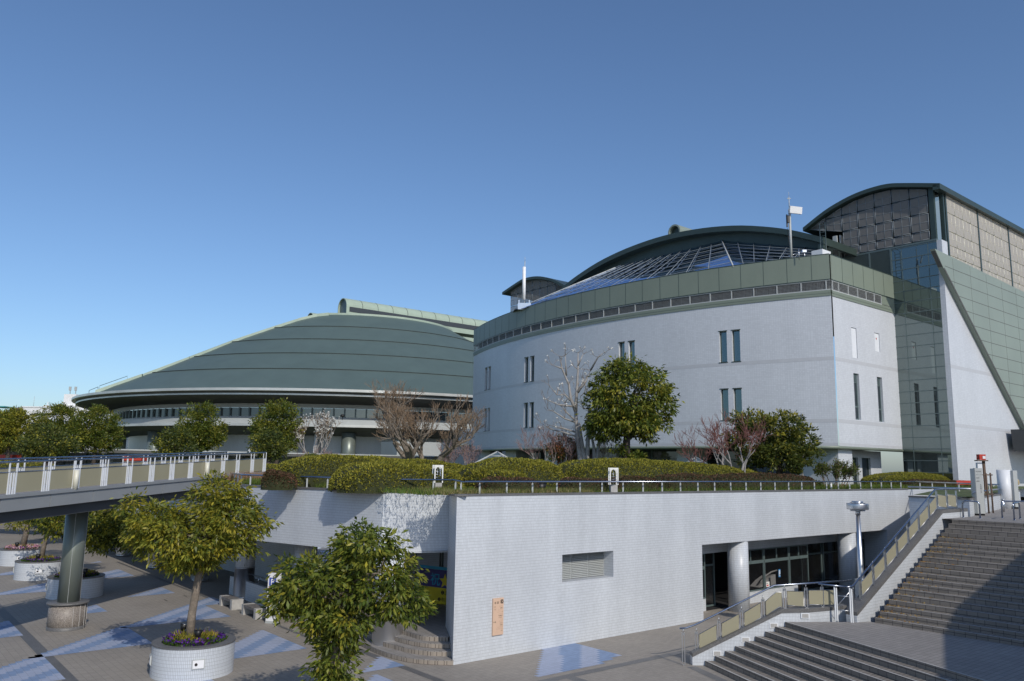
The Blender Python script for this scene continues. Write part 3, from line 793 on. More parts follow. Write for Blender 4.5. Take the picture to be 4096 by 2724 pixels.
# ---------------------------------------------------------------- the hall (large white curved building)
hall = thing("exhibition_hall", "large white tiled hall with curved front, green roof band and mesh clad towers", "building", tuple(B(10, 15, 4.35)))
HC = V(47.61, 98.31, 0); HR = 53.51
def F(deg, z, dr=0.0): return HC + V(math.cos(R(deg)), math.sin(R(deg)), 0) * (HR + dr) + UP * z
A0, A1 = -165.0, -119.55
WZ = [(13.55, 15.76), (9.45, 11.62)]
WA = [(-160, -159.23), (-158.85, -158.19), (-150.18, -149.5), (-149.1, -148.43), (-137.08, -136.47), (-136.04, -135.42), (-127.8, -127.2), (-126.79, -126.17)]
w = MB()
angs = sorted(set(list(np.linspace(A0, A1, 61)) + [a for p in WA for a in p])); zs = sorted(set([7.6, 17.6] + [z for p in WZ for z in p]))
for a, b in zip(angs, angs[1:]):
    for c, d in zip(zs, zs[1:]):
        mid = ((a + b) / 2, (c + d) / 2)
        if any(p[0] < mid[0] < p[1] for p in WA) and any(p[0] < mid[1] < p[1] for p in WZ): continue
        w.poly([F(a, c), F(b, c), F(b, d), F(a, d)])
for p in WA:
    for z in WZ:
        k = -.35
        for e in p: w.poly([F(e, z[0]), F(e, z[1]), F(e, z[1], k), F(e, z[0], k)])
        for e in z: w.poly([F(p[0], e), F(p[1], e), F(p[1], e, k), F(p[0], e, k)])
PW = [(2.3, 3.04, 13.68, 15.78), (5.6, 6.34, 14.46, 15.8), (2.29, 3.04, 9.47, 12.62), (5.6, 6.35, 9.48, 12.64)]
wallgrid(w, B(0, 0), U, 8.87, 7.6, 17.6, PW, -N_, .18)
wallL = F(A0, 0); back = V(math.cos(R(A0)), math.sin(R(A0)), 0)
w.poly([F(A0, 7.6), F(A0, 17.6), F(A0, 17.6) + U * 14, F(A0, 7.6) + U * 14])
# pier, triangular wall
PB = -3.65
w.poly([B(8.87, -3.3, 4.35), B(8.87, PB, 4.35), B(8.87, PB, 22.5), B(8.87, -3.3, 22.5)])
w.poly([B(8.87, PB, 4.3), B(28.9, PB, 4.3), B(9.2, PB, 20.2), B(9.2, PB, 22.5), B(8.87, PB, 22.5)])
w.poly([B(9.2, PB, 20), B(9.82, PB, 20), B(9.82, PB, 22.5), B(9.2, PB, 22.5)])
w.poly([B(8.87, PB, 22.5), B(9.82, PB, 22.5), B(9.82, -3.3, 22.5), B(8.87, -3.3, 22.5)])
# ground floor block, set back
w.poly([B(.43, .35, 5.0), B(2.25, .35, 5.0), B(2.25, .35, 7.5), B(.43, .35, 7.5)]); w.poly([B(.43, .35, 5.0), B(.43, 3.5, 5.0), B(.43, 3.5, 7.5), B(.43, .35, 7.5)]); w.poly([B(2.25, .35, 5), B(2.25, 2, 5), B(2.25, 2, 7.5), B(2.25, .35, 7.5)])
wallgrid(w, B(2.25, 1.6), U, 6.62, 4.35, 7.5, [(.75, 1.45, 4.35, 7.0), (2.4, 3.2, 4.35, 7.0), (3.75, 5.0, 4.35, 7.0)], -N_, .3)
build("wall", w, "hall_tile", hall)
c = MB()
for z in (7.62, 9.17, 13.27):
    for a, b in zip(np.linspace(A0, A1, 61), np.linspace(A0, A1, 61)[1:]): c.poly([F(a, z, .006), F(b, z, .006), F(b, z + .24, .006), F(a, z + .24, .006)])
    c.poly([B(-.01, -.006, z), B(8.85, -.006, z), B(8.85, -.006, z + .24), B(-.01, -.006, z + .24)])
    if z > 8: c.poly([B(8.87, PB - .006, z), B(9.2 + (20.2 - z) / .807, PB - .006, z), B(9.2 + (20.2 - z - .24) / .807, PB - .006, z + .24), B(8.87, PB - .006, z + .24)])
build("tile_course", c, "hall_course", hall)
for p in WA:
    for z in WZ:
        X = F(p[1], 0) - F(p[0], 0); wd = np.linalg.norm(X); X = X / wd; n = -V(-X[1], X[0], 0)
        if np.dot(n, F(p[0], 0) - HC) < 0: n = -n
        pane(hall, F(p[0], 0, -.2), X, wd, z[0], z[1], n, "hall_glass", "dark_green_metal", .05)
        s = MB(); s.obox(F(p[0], z[1] + .004, .03) - X * .05, X * (wd + .1), -n * .2, UP * .05); s.obox(F(p[0], z[0] - .055, .04) - X * .05, X * (wd + .1), -n * .2, UP * .05)
        build("sill", s, "dark_green_metal", hall)
for h in PW[2:]:
    o = pane(hall, B(h[0], .15), U, h[1] - h[0], h[2], h[3], -N_, "dark_glass", "frame_green", .09, "window", [('h', h[2] + .85, .1), ('h', h[3] - .62, .07)])
    v_ = MB()
    for k in range(6): v_.obox(B(h[0] + .09, .12, h[3] - .53 + k * .075), U * (h[1] - h[0] - .18), N_ * .02, UP * .05)
    build("vent", v_, "frame_green", o)
for h in PW[:2]:
    m = MB(); m.obox(B(h[0] + .02, .05, h[2] + .02), U * (h[1] - h[0] - .04), N_ * .05, UP * (h[3] - h[2] - .04)); o = build("white_shutter", m, "white_paint", hall)
    if h[0] > 5:
        m = MB(); m.slab([B(h[0] + .25, .04, h[3] - .35), B(h[0] + .42, .04, h[3] - .35), B(h[0] + .335, .04, h[3] - .5)], -N_ * .004); build("red_triangle", m, "red_paint", o)
for (a0, a1) in ((.75, 1.45), (2.4, 3.2), (3.75, 5.0)): pane(hall, B(2.25 + a0, 1.75), U, a1 - a0, 4.4, 7.0, -N_, "dark_glass", "dark_green_metal", .08, "door")
# soffit, gutter bead, recessed ground floor
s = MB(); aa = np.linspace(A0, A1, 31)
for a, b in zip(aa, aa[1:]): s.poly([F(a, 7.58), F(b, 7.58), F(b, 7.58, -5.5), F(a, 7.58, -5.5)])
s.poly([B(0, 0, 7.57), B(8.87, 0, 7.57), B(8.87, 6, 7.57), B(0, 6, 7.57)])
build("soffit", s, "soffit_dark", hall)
s = MB(); s.tube([F(a, 7.56, -.02) for a in aa] + [B(0, .02, 7.56), B(8.85, .02, 7.56)], .11, 8); build("gutter", s, "fascia_green", hall)
for k, (a, b) in enumerate(zip(np.linspace(-164, -122, 15), np.linspace(-164, -122, 15)[1:])):
    X = F(b, 0, -4) - F(a, 0, -4); wd = np.linalg.norm(X); X = X / wd; n = F(a, 0) - HC; n = V(X[1], -X[0], 0)
    if np.dot(n, F(a, 0) - HC) < 0: n = -n
    pane(hall, F(a, 0, -4), X, wd, 5.0, 7.56, n, "dark_glass", "frame_green", .07, "window", [('h', 6.75, .05)])
s = MB()
for a in (-163.2, -157, -150, -143, -136, -129): s.cyl(*xy(F(a, 0, -1.2)), 5, 7.58, .38, 16)
build("round_pillar", s, "grey_plain_wall", hall) if False else None
for a in (-163.2, -155, -147, -139, -131):
    m = MB(); m.obox(F(a, 5.0, -1.6), U * 1.6, N_ * 1.6, UP * 2.57); build("pillar", m, "hall_tile", hall)
# green course, ventilation band, roof fascia
prof = [F(a, 0) for a in np.linspace(A0, A1, 53)] + [B(0, 0), B(8.87, 0)]
def ribbon(m, pts, z0, z1, dr):
    for p, q in zip(pts, pts[1:]):
        d = (q - p); d /= np.linalg.norm(d); n = V(d[1], -d[0], 0) * dr
        m.poly([p + n + UP * z0, q + n + UP * z0, q + n + UP * z1, p + n + UP * z1])
def ledge(m, pts, z, d0, d1):
    for p, q in zip(pts, pts[1:]):
        d = (q - p); d /= np.linalg.norm(d); n = V(d[1], -d[0], 0)
        m.poly([p + n * d0 + UP * z, q + n * d0 + UP * z, q + n * d1 + UP * z, p + n * d1 + UP * z])
s = MB(); ribbon(s, prof, 17.6, 17.98, .05); ledge(s, prof, 17.6, 0, .05); ledge(s, prof, 17.98, -.6, .05); ribbon(s, prof, 17.78, 17.86, .07); build("green_course", s, "fascia_green", hall)
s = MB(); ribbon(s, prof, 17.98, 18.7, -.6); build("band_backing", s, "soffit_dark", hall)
s = MB(); ribbon(s, prof, 17.98, 18.68, .01); build("bird_mesh", s, "bird_mesh", hall)
s = MB()
pa = np.arange(A0 + .4, A1, 1.72)
for a in pa: s.obox(F(a, 17.98, -.03), V(-math.sin(R(a)), math.cos(R(a)), 0) * .07, V(math.cos(R(a)), math.sin(R(a)), 0) * .07, UP * .7)
for a in (0.0, .8, 2.1, 3.4, 4.6, 5.8, 6.85): s.obox(B(a, -.04, 17.98), U * .07, N_ * .07, UP * .7)
ribbon(s, prof, 17.98, 18.05, .045); ribbon(s, prof, 18.62, 18.68, .045)
build("band_posts", s, "panel_grey", hall)
s = MB(); s.obox(B(6.9, -.045, 17.9), U * 1.97, N_ * .1, UP * .82); build("band_end_panel", s, "fascia_green", hall)
s = MB(); ribbon(s, prof, 18.7, 20.45, .06); ledge(s, prof, 18.7, -.6, .06); ribbon(s, prof, 20.0, 20.45, -.3); ledge(s, prof, 20.45, -.3, .06)
s.poly([F(A0, 18.7, .06), F(A0, 20.45, .06), F(A0, 20.45) + U * 14, F(A0, 18.7) + U * 14])
build("roof_fascia", s, "fascia_green", hall)
s = MB()
for a in np.arange(A0 + 1.2, A1 - .3, 1.72): s.obox(F(a, 18.72, .055), V(-math.sin(R(a)), math.cos(R(a)), 0) * .025, V(math.cos(R(a)), math.sin(R(a)), 0) * .012, UP * 1.7)
for a in (1.35, 2.8, 4.3, 5.8, 7.3): s.obox(B(a, -.072, 18.72), U * .02, N_ * .012, UP * 1.7)
ribbon(s, prof, 18.68, 18.73, .075); ribbon(s, prof, 20.42, 20.47, .075)
build("fascia_seam", s, "dark_green_metal", hall)
s = MB(); s.poly([F(a, 20.2, -.3) for a in np.linspace(A0, A1, 40)] + [B(8.8, .1, 20.2), B(30, .1, 20.2), B(30, 44, 20.2)])
build("flat_roof", s, "grey_plain_wall", hall)
# barrel roof
arc = [(2.6, 22.98), (4.62, 23.9), (6.65, 24.66), (9.5, 25.47), (12.3, 25.98), (15, 26.26), (17.6, 26.36), (20.2, 26.26), (22.9, 25.98), (25.7, 25.47), (28.5, 24.66), (30.5, 23.9), (32.6, 22.98)]
arc = spl(arc, 3)
s = MB()
for (b0, z0), (b1, z1) in zip(arc, arc[1:]):
    s.poly([B(3.9, b0, z0), B(3.9, b1, z1), B(32, b1, z1), B(32, b0, z0)])
build("barrel_roof", s, "dark_green_metal", hall)
s = MB()
for (b0, z0), (b1, z1) in zip(arc, arc[1:]):
    s.slab([B(3.9, b0, z0 - .42), B(3.9, b1, z1 - .42), B(3.9, b1, z1 + .03), B(3.9, b0, z0 + .03)], U * .5)
    s.poly([B(4.4, b0, z0 - .42), B(4.4, b1, z1 - .42), B(6, b1, z1 - .6), B(6, b0, z0 - .6)])
for b in (2.6, 32.6): s.obox(B(3.95, b - .02, 22.5), U * 26, N_ * .25, UP * .55)
s.obox(B(3.95, 2.62, 20.2), U * .45, N_ * .4, UP * 2.4)
build("arch_rim", s, "dark_green_metal", hall)
top = [(2.9, 22.35), (12.0, 24.9), (23.3, 24.9), (32.3, 22.35)]; bot = [(.6, 2.9, 20.35), (-2.3, 6.1, 20.35), (-3.4, 29.3, 20.35), (-.6, 33.4, 20.35)]
s = MB()
for (b0, z0), (b1, z1) in zip(arc, arc[1:]):
    tz = lambda b: float(np.interp(b, [p[0] for p in top], [p[1] for p in top]))
    if z1 - .4 > tz(b1) or z0 - .4 > tz(b0): s.poly([B(4.75, b0, min(tz(b0), z0 - .35)), B(4.75, b1, min(tz(b1), z1 - .35)), B(4.75, b1, z1 - .3), B(4.75, b0, z0 - .3)])
build("gable_panel", s, "dark_green_metal", hall)
gl = MB(); br = MB(); rd = MB()
tp = [B(4.7, b, z) for b, z in top]; bp = [B(a, b, z) for a, b, z in bot]
for k in range(3):
    q = [bp[k], bp[k + 1], tp[k + 1], tp[k]]
    gl.poly([q[0], q[1], q[2]]); gl.poly([q[0], q[2], q[3]])
    nn = np.cross(q[1] - q[0], q[3] - q[0]); nn /= np.linalg.norm(nn); nn = nn if nn[2] > 0 else -nn
    nv = (6, 11, 6)[k]
    for i in range(nv + 1):
        t = i / nv; p0 = q[0] * (1 - t) + q[1] * t; p1 = q[3] * (1 - t) + q[2] * t
        (rd if i in (0, nv) else br).tube([p0 + nn * .04, p1 + nn * .04], .05 if i in (0, nv) else .026, 5)
    for j in range(1, 7):
        t = j / 7; p0 = q[0] * (1 - t) + q[3] * t; p1 = q[1] * (1 - t) + q[2] * t
        br.tube([p0 + nn * .035, p1 + nn * .035], .02, 4)
o = build("glass_roof", gl, "roof_glass", hall); build("glazing_bars", br, "mesh_frame", o); build("ridge_bar", rd, "panel_grey", o)
# vent vault on top of the barrel roof
def vault(parent, P, X, Y, r, ln, zb, ht, mat, endmat, name, seams=0, dark=None):
    """half cylinder monitor: P front centre at base, X axis along, Y across"""
    ts = np.linspace(0, math.pi, 15); m = MB()
    sec = [(-r, 0)] + [(-r * math.cos(t), ht + r * math.sin(t)) for t in ts] + [(r, 0)]
    for (y0, z0), (y1, z1) in zip(sec, sec[1:]): m.poly([P + Y * y0 + UP * (zb + z0), P + Y * y1 + UP * (zb + z1), P + Y * y1 + UP * (zb + z1) + X * ln, P + Y * y0 + UP * (zb + z0) + X * ln])
    rim = .14
    for (y0, z0), (y1, z1) in zip(sec, sec[1:]):
        k = (r - rim) / r
        m.poly([P + Y * y0 + UP * (zb + z0), P + Y * y1 + UP * (zb + z1), P + Y * y1 * k + UP * (zb + ht + (z1 - ht) * k), P + Y * y0 * k + UP * (zb + ht + (z0 - ht) * k)])
        m.poly([P + Y * y0 * k + UP * (zb + ht + (z0 - ht) * k), P + Y * y1 * k + UP * (zb + ht + (z1 - ht) * k), P + Y * y1 * k + UP * (zb + ht + (z1 - ht) * k) + X * .4, P + Y * y0 * k + UP * (zb + ht + (z0 - ht) * k) + X * .4])
    o = build(name, m, mat, parent)
    e = MB(); e.poly([P + X * .35 + Y * y * .99 + UP * (zb + z) for y, z in sec]); build("end_panel", e, endmat, o)
    if seams:
        q = MB()
        for i in range(1, seams):
            for (y0, z0), (y1, z1) in zip(sec[1:-1], sec[2:-1]):
                b0 = P + X * (ln * i / seams); q.slab([b0 + Y * y0 * 1.012 + UP * (zb + ht + (z0 - ht) * 1.012), b0 + Y * y1 * 1.012 + UP * (zb + ht + (z1 - ht) * 1.012), b0 + Y * y1 * .99 + UP * (zb + ht + (z1 - ht) * .99), b0 + Y * y0 * .99 + UP * (zb + ht + (z0 - ht) * .99)], X * .08)
        build("seam", q, "roof_joint", o)
    return o
vault(hall, B(4.6, 16.9, 0), U, N_, .68, 22, 25.9, .85, "slab_green", "dark_green_metal", "roof_vent")
# glass tower wall
GA = 8.87
g = MB(); g.poly([B(GA, 0, 4.35), B(GA, -3.3, 4.35), B(GA, -3.3, 22.5), B(GA, 0, 22.5)])
o = build("glass_wall", g, "mirror_glass", hall)
g = MB()
for k in range(23):
    z = 22.43 - .82 * k
    if z > 4.4: g.obox(B(GA - .03, -3.3, z - .03), N_ * 3.3, U * .05, UP * .06)
for b in (-.78, -2.67): g.obox(B(GA - .022, b - .02, 4.4), N_ * .04, U * .04, UP * 18.05)
g.obox(B(GA - .05, -3.32, 22.5), N_ * 7.0, U * .3, UP * .14); g.obox(B(GA - .05, -.06, 20.3), N_ * .12, U * .1, UP * 2.2)
build("mullions", g, "frame_green", o)
g = MB()
for b0, b1 in ((.06, 1.55), (1.67, 3.66)):
    for k in range(28): g.slab([B(GA + .02, b0, 20.25 + k * .08), B(GA + .02, b1, 20.25 + k * .08), B(GA - .03, b1, 20.31 + k * .08), B(GA - .03, b0, 20.31 + k * .08)], UP * .01)
g.obox(B(GA - .05, 1.55, 20.3), N_ * .12, U * .1, UP * 2.2)
o = build("louvre", g, "frame_green", hall)
g = MB(); g.poly([B(GA + .06, 0, 20.2), B(GA + .06, 3.7, 20.2), B(GA + .06, 3.7, 22.5), B(GA + .06, 0, 22.5)]); build("backing", g, "window_dark", o)
# mesh clad towers (right one beside the glass, left one mirrored behind the barrel roof)
tarc = spl([(6.75, 25.62), (4.98, 26.28 + .25), (3.64, 26.8 + .22), (2.34, 27.07 + .27), (1.02, 27.2 + .28), (-.3, 27.18 + .27), (-1.61, 26.85 + .3), (-3.95, 26.5)], 4)
def tower(mir, front=True):
    b_ = (lambda b: 41.9 - b) if mir else (lambda b: b)
    tw = MB()
    for (b0, z0), (b1, z1) in zip(tarc, tarc[1:]):
        tw.slab([B(8.4, b_(b0), z0 - .3), B(8.4, b_(b1), z1 - .3), B(8.4, b_(b1), z1), B(8.4, b_(b0), z0)], U * 24)
    to = build("tower_roof", tw, "dark_green_metal", hall)
    fr = MB(); ms = MB()
    tz = lambda b: float(np.interp(b, [p[0] for p in tarc][::-1], [p[1] for p in tarc][::-1])) - .34
    bs = [6.5, 4.98, 3.64, 2.34, 1.02, -.3, -1.6, -2.9]
    rows = [22.66, 23.35, 24.68, 26.0, 28]
    for b1, b0 in zip(bs, bs[1:]):
        for z0, z1 in zip(rows, rows[1:]):
            lo0, lo1 = z0, z0
            if b1 > 4.0 and z0 < 24.5: continue
            if b0 >= 4.9: lo0, lo1 = 25.1, 25.45
            e = .05; ha, hb = min(z1, tz(b0)), min(z1, tz(b1))
            if b1 > 4 and z0 < 24.9: lo0, lo1 = (24.68, 25.0) if b1 < 5.2 else (25.0, 25.45)
            if ha - lo0 < .12 and hb - lo1 < .12: continue
            ha = max(ha, lo0 + .06); hb = max(hb, lo1 + .06)
            P = [B(GA, b_(b0 + e), lo0 + e), B(GA, b_(b1 - e), lo1 + e), B(GA, b_(b1 - e), hb - e), B(GA, b_(b0 + e), ha - e)]
            ms.poly(P)
            for p, q in zip(P, P[1:] + P[:1]): fr.tube([p, q], .028, 4)
            mb_ = (b0 + b1) / 2; fr.tube([B(GA, b_(mb_), (lo0 + lo1) / 2), B(GA, b_(mb_), (ha + hb) / 2)], .018, 4)
            if min(ha - lo0, hb - lo1) > .9: fr.tube([B(GA, b_(b0), (lo0 + ha) / 2), B(GA, b_(b1), (lo1 + hb) / 2)], .018, 4)
    mo = build("mesh_panel", ms, "tower_mesh", hall); build("mesh_frame", fr, "mesh_frame", mo)
    ins = MB()
    for k in range(9): ins.tube([B(10.5 + .8 * (k % 4), b_(-2 + .8 * k), 22.7), B(12.5, b_(-1.6 + .8 * k + (1 if k % 2 else -1)), 26.6)], .09, 5)
    for z in (23.6, 25.1): ins.obox(B(10.8, min(b_(-3), b_(4)), z), U * 1.2, N_ * 7, UP * .1)
    ins.obox(B(14.5, min(b_(-3), b_(6)), 22.6), U * .1, N_ * (9 if True else 0), UP * 2.6)
    build("inner_frame", ins, "soffit_dark", mo)
    return mo
tower(False); tower(True)
tv = MB(); tv.obox(B(8.6, 4.0, 20.2), U * .12, N_ * .35, UP * 4.2); tv.obox(B(9, 3.9, 20.2), U * 20, N_ * .1, UP * 4.3); tv.obox(B(8.6, 30.9, 20.2), U * 20, N_ * .1, UP * 4.3)
build("tower_side", tv, "panel_grey", hall)
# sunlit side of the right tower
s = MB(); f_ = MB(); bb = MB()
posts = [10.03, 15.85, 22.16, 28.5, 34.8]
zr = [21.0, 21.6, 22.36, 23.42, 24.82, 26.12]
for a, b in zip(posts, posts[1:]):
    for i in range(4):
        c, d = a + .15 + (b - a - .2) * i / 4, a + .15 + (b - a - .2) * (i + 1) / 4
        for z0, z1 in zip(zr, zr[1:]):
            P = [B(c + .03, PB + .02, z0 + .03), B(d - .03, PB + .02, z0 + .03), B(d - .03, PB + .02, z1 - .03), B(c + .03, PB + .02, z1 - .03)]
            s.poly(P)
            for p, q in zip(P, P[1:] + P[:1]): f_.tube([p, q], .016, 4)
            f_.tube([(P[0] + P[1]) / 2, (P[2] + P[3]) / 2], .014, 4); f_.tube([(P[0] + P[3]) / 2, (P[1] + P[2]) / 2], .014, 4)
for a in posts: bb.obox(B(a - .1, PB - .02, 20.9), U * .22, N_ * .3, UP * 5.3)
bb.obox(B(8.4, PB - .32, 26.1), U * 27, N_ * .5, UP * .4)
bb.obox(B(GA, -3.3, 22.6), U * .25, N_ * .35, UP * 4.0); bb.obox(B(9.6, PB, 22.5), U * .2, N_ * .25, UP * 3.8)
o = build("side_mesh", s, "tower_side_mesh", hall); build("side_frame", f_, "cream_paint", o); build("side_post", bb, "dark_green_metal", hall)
s = MB(); s.poly([B(GA + .3, -3.0, 22.6), B(9.7, -3.45, 22.6), B(9.7, -3.45, 26.3), B(GA + .3, -3.0, 26.3)]); build("corner_glass", s, "hall_glass", hall)
s = MB(); s.poly([B(9.9, -3.3, 20), B(34, -3.3, 20), B(34, -3.3, 26), B(9.9, -3.3, 26)]); build("side_backing", s, "soffit_dark", hall)
# big green slab, its seams
PF = -4.0
s = MB(); sp = [B(6.74, PF, 21.34), B(7.99, PF, 20.15), B(28.2, PF, 3.85), B(40, PF, 3.85), B(40, PF, 20.35)]
s.slab(sp, N_ * .34); build("green_slab", s, "slab_green", hall)
s = MB()
zz = 20.65
for k in range(18):
    z = 20.35 - .93 * k
    if z < 4: break
    a0 = 7.99 + (20.15 - z) / .807 + .25
    s.obox(B(max(a0, 8.2), PF - .006, z), U * (40 - a0), N_ * .01, UP * .035)
for a in (9.6, 12.6, 15.6, 18.6, 21.6, 24.6, 27.6, 30.6): 
    z0 = max(4.0, 20.15 - (a - 7.99) * .807 + .05); s.obox(B(a, PF - .005, z0), U * .02, N_ * .01, UP * (21.2 - (a - 7) * .03 - z0))
s.slab([B(7.99, PF - .008, 20.15), B(28.2, PF - .008, 3.85), B(28.45, PF - .008, 3.85), B(8.15, PF - .008, 20.22)], N_ * .02)
build("slab_seam", s, "soffit_dark", hall)
s = MB(); e = [B(6.74, PF, 21.34), B(7.99, PF, 20.15), B(7.99, PF + .34, 20.15), B(6.74, PF + .34, 21.34)]
c_ = sum(e) / 4; s.slab([c_ + (p - c_) * .8 for p in e], -U * .02 - UP * .015); build("slab_end_shade", s, "soffit_dark", hall)  # dark plate puts the shade on the slab's end face into its colour
s = MB(); s.slab([B(18.0, -4.02, 9.35), B(27, -4.02, 9.35), B(27, -4.02, 7.74), B(18.25, -4.02, 7.74)], -N_ * 3.0); build("entrance_canopy", s, "window_dark", hall)
# aerials
def aerial(label, P, parts_):
    t = thing("antenna_mast", label, "antenna", tuple(P), "antenna masts on the roof of the hall")
    for nm, mbd, mt in parts_: build(nm, mbd, mt, t)
P = B(-1.0, 2.3, 20.2)
m1 = MB(); m1.cyl(P[0], P[1], 20.2, 24.0, .085, 10); m1.cyl(P[0], P[1], 24.0, 24.9, .03, 6); m1.box(P[0], P[1], 24.75, .25, .05, .04); m1.cyl(P[0], P[1], 24.9, 25.25, .012, 5)
m2 = MB(); m2.obox(V(P[0] - .15, P[1] - .25, 23.62), V(.92, .25, 0), V(.06, -.1, 0), V(.0, -.12, .46))
m3 = MB(); m3.box(P[0] - .12, P[1] - .05, 23.0, .16, .16, .5); m3.box(P[0] - .2, P[1], 22.7, .08, .1, .9); m3.tube([P + UP * .2, P + V(-.2, 0, 2.4)], .02, 4)
aerial("slim mast with a white rectangular panel at the roof corner above the glass slope", P, [("pole", m1, "panel_grey"), ("panel", m2, "sign_white"), ("equipment", m3, "black_metal")])
m1 = MB(); m1.tube([B(-.3, 2.0, 20.3), B(-.3, 2.9, 20.9), B(.5, 2.9, 21.2), B(-1.2, 1.6, 20.7)], .03, 5); m1.tube([B(-1.2, 1.6, 20.2), B(-1.2, 1.6, 21.0)], .03, 5); m1.tube([B(-.3, 1.7, 20.2), B(-.3, 1.7, 21.1)], .03, 5); m1.box(*xy(B(-.3, 1.75)), 20.9, .28, .3, .16)
m2 = MB(); m2.obox(B(-.1, .5, 20.2), U * 1.1, N_ * .8, UP * .75)
t = thing("roof_cabinet", "white equipment cabinet with pipework at the roof corner of the hall", "cabinet", tuple(B(0, 1, 20.2)))
build("box", m2, "white_paint", t); build("pipes", m1, "steel", t)
t = thing("ladder", "green access ladder standing on the roof beside the mesh tower", "ladder", tuple(B(2.6, 2.2, 20.2)))
m = MB(); L0 = B(3.0, 1.9, 20.2)
for k in (0, .42): m.tube([L0 + N_ * k, L0 + N_ * k + UP * 3.6, L0 + N_ * k + UP * 3.7 + U * .5], .03, 5)
build("rails", m, "frame_green", t); m = MB()
for k in range(13): m.tube([L0 + UP * (.2 + k * .27), L0 + N_ * .42 + UP * (.2 + k * .27)], .016, 4)
build("rungs", m, "frame_green", t)
P = B(-3.0, 28.3, 20.2)
m1 = MB(); m1.cyl(P[0], P[1], 20.2, 24.9, .04, 6); m1.cyl(P[0], P[1], 24.9, 25.3, .02, 5)
m2 = MB(); m2.cyl(P[0] - .06, P[1] - .15, 21.2, 24.3, .16, 10)
m3 = MB(); m3.box(P[0] - .5, P[1], 20.4, .1, .1, .8); m3.box(P[0] + .45, P[1], 20.4, .1, .1, .8); m3.box(P[0], P[1], 20.3, 1.2, .3, .6)
aerial("tall cylindrical white mast beside the far left mesh tower", P, [("pole", m1, "panel_grey"), ("radome", m2, "sign_white"), ("bracket", m3, "steel")])

# ---------------------------------------------------------------- the arena with the stepped green cone roof
AC = V(-31.5, 163.5, 0)
ar = thing("sports_arena", "huge round arena with a stepped dark green conical roof and wide shaded eaves", "building", tuple(AC + UP * 4.5))
def Q(deg, r, z): return AC + V(math.cos(R(deg)) * r, math.sin(R(deg)) * r, z)
verge = [(-132.4, 51.0), (-128.5, 45.4), (-125.8, 38.8), (-123.1, 31.9), (-116, 25.5), (-110.5, 22.0), (-103.4, 19.9), (-97, 19.3)]
def rin(deg):
    if deg >= -97: return 19.3
    return float(np.interp(deg, [v_[0] for v_ in verge], [v_[1] for v_ in verge]))
ZR = lambda r: 16.5 + (51 - r) * .523
rr = [51, 44.6, 38.35, 32.1, 25.9, 19.3]
dg = sorted(set(list(np.arange(-132.4, 20, 2.0)) + [v_[0] for v_ in verge]))
s = MB(); jt = MB()
for i, (r0, r1) in enumerate(zip(rr, rr[1:])):
    for a, b in zip(dg, dg[1:]):
        ia, ib = max(r1, rin(a)), max(r1, rin(b))
        if ia >= r0 - .01 and ib >= r0 - .01: continue
        ia, ib = min(ia, r0), min(ib, r0); k = .0
        s.poly([Q(a, r0, ZR(r0) - .12), Q(b, r0, ZR(r0) - .12), Q(b, ib, ZR(ib) + .1), Q(a, ia, ZR(ia) + .1)])
        if i and ia < r0 - .05: jt.poly([Q(a, r0 + .0, ZR(r0) - .12), Q(b, r0 + .0, ZR(r0) - .12), Q(b, r0 + .06, ZR(r0) + .22), Q(a, r0 + .06, ZR(r0) + .22)])
build("cone_roof", s, "roof_green", ar); build("roof_step", jt, "roof_joint", ar)
s = MB(); s.poly([Q(a, 19.3, ZR(19.3)) for a in np.arange(-97, 70, 6)])
build("flat_top", s, "roof_green", ar)
s = MB()
full = verge + [(a, 19.3) for a in np.arange(-90, 21, 5)]
for (a, r), (b, q) in zip(full, full[1:]):
    p0, p1 = Q(a, r, ZR(r) + .1), Q(b, q, ZR(q) + .1); d = (p1 - p0) / np.linalg.norm(p1 - p0); k = np.cross(d, UP); k /= np.linalg.norm(k)
    if np.dot(k, AC - p0) > 0: k = -k
    wv = .75 if a < -97 else .4
    s.slab([p0 - k * .2 - UP * .3, p1 - k * .2 - UP * .3, p1 - k * .2 + UP * .25, p0 - k * .2 + UP * .25], k * wv)
build("verge_trim", s, "pale_green_metal", ar)
def ring(m, r0, z0, r1, z1, a0=-200, a1=20, st=3.0, smooth=True):
    aa = np.arange(a0, a1 + .1, st); n = len(aa)
    m.add([Q(a, r0, z0) for a in aa] + [Q(a, r1, z1) for a in aa], [[i, i + 1, n + i + 1, n + i] for i in range(n - 1)], 0, smooth)
s = MB(); ring(s, 51.6, 16.05, 51.6, 16.42); ring(s, 51.6, 16.42, 50.6, 16.5); ring(s, 51.6, 16.05, 51.0, 16.0); ring(s, 50.9, 15.5, 50.9, 15.72)
build("eave_fascia", s, "pale_steel", ar)
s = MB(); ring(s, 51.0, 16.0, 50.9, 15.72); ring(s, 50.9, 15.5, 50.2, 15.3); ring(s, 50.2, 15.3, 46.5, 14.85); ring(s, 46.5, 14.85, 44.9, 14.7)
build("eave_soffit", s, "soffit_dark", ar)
s = MB(); ring(s, 44.9, 14.1, 44.9, 14.72); ring(s, 44.85, 12.45, 44.85, 12.8); ring(s, 48, 11.6, 48, 12.3); ring(s, 48, 12.3, 47.6, 12.3); ring(s, 47.6, 11.6, 47.6, 12.3); ring(s, 48.3, 11.55, 47.5, 11.62)
build("upper_band", s, "panel_grey", ar)
s = MB(); ring(s, 44.6, 12.8, 44.6, 14.1); build("window_band", s, "dark_glass", ar)
s = MB()
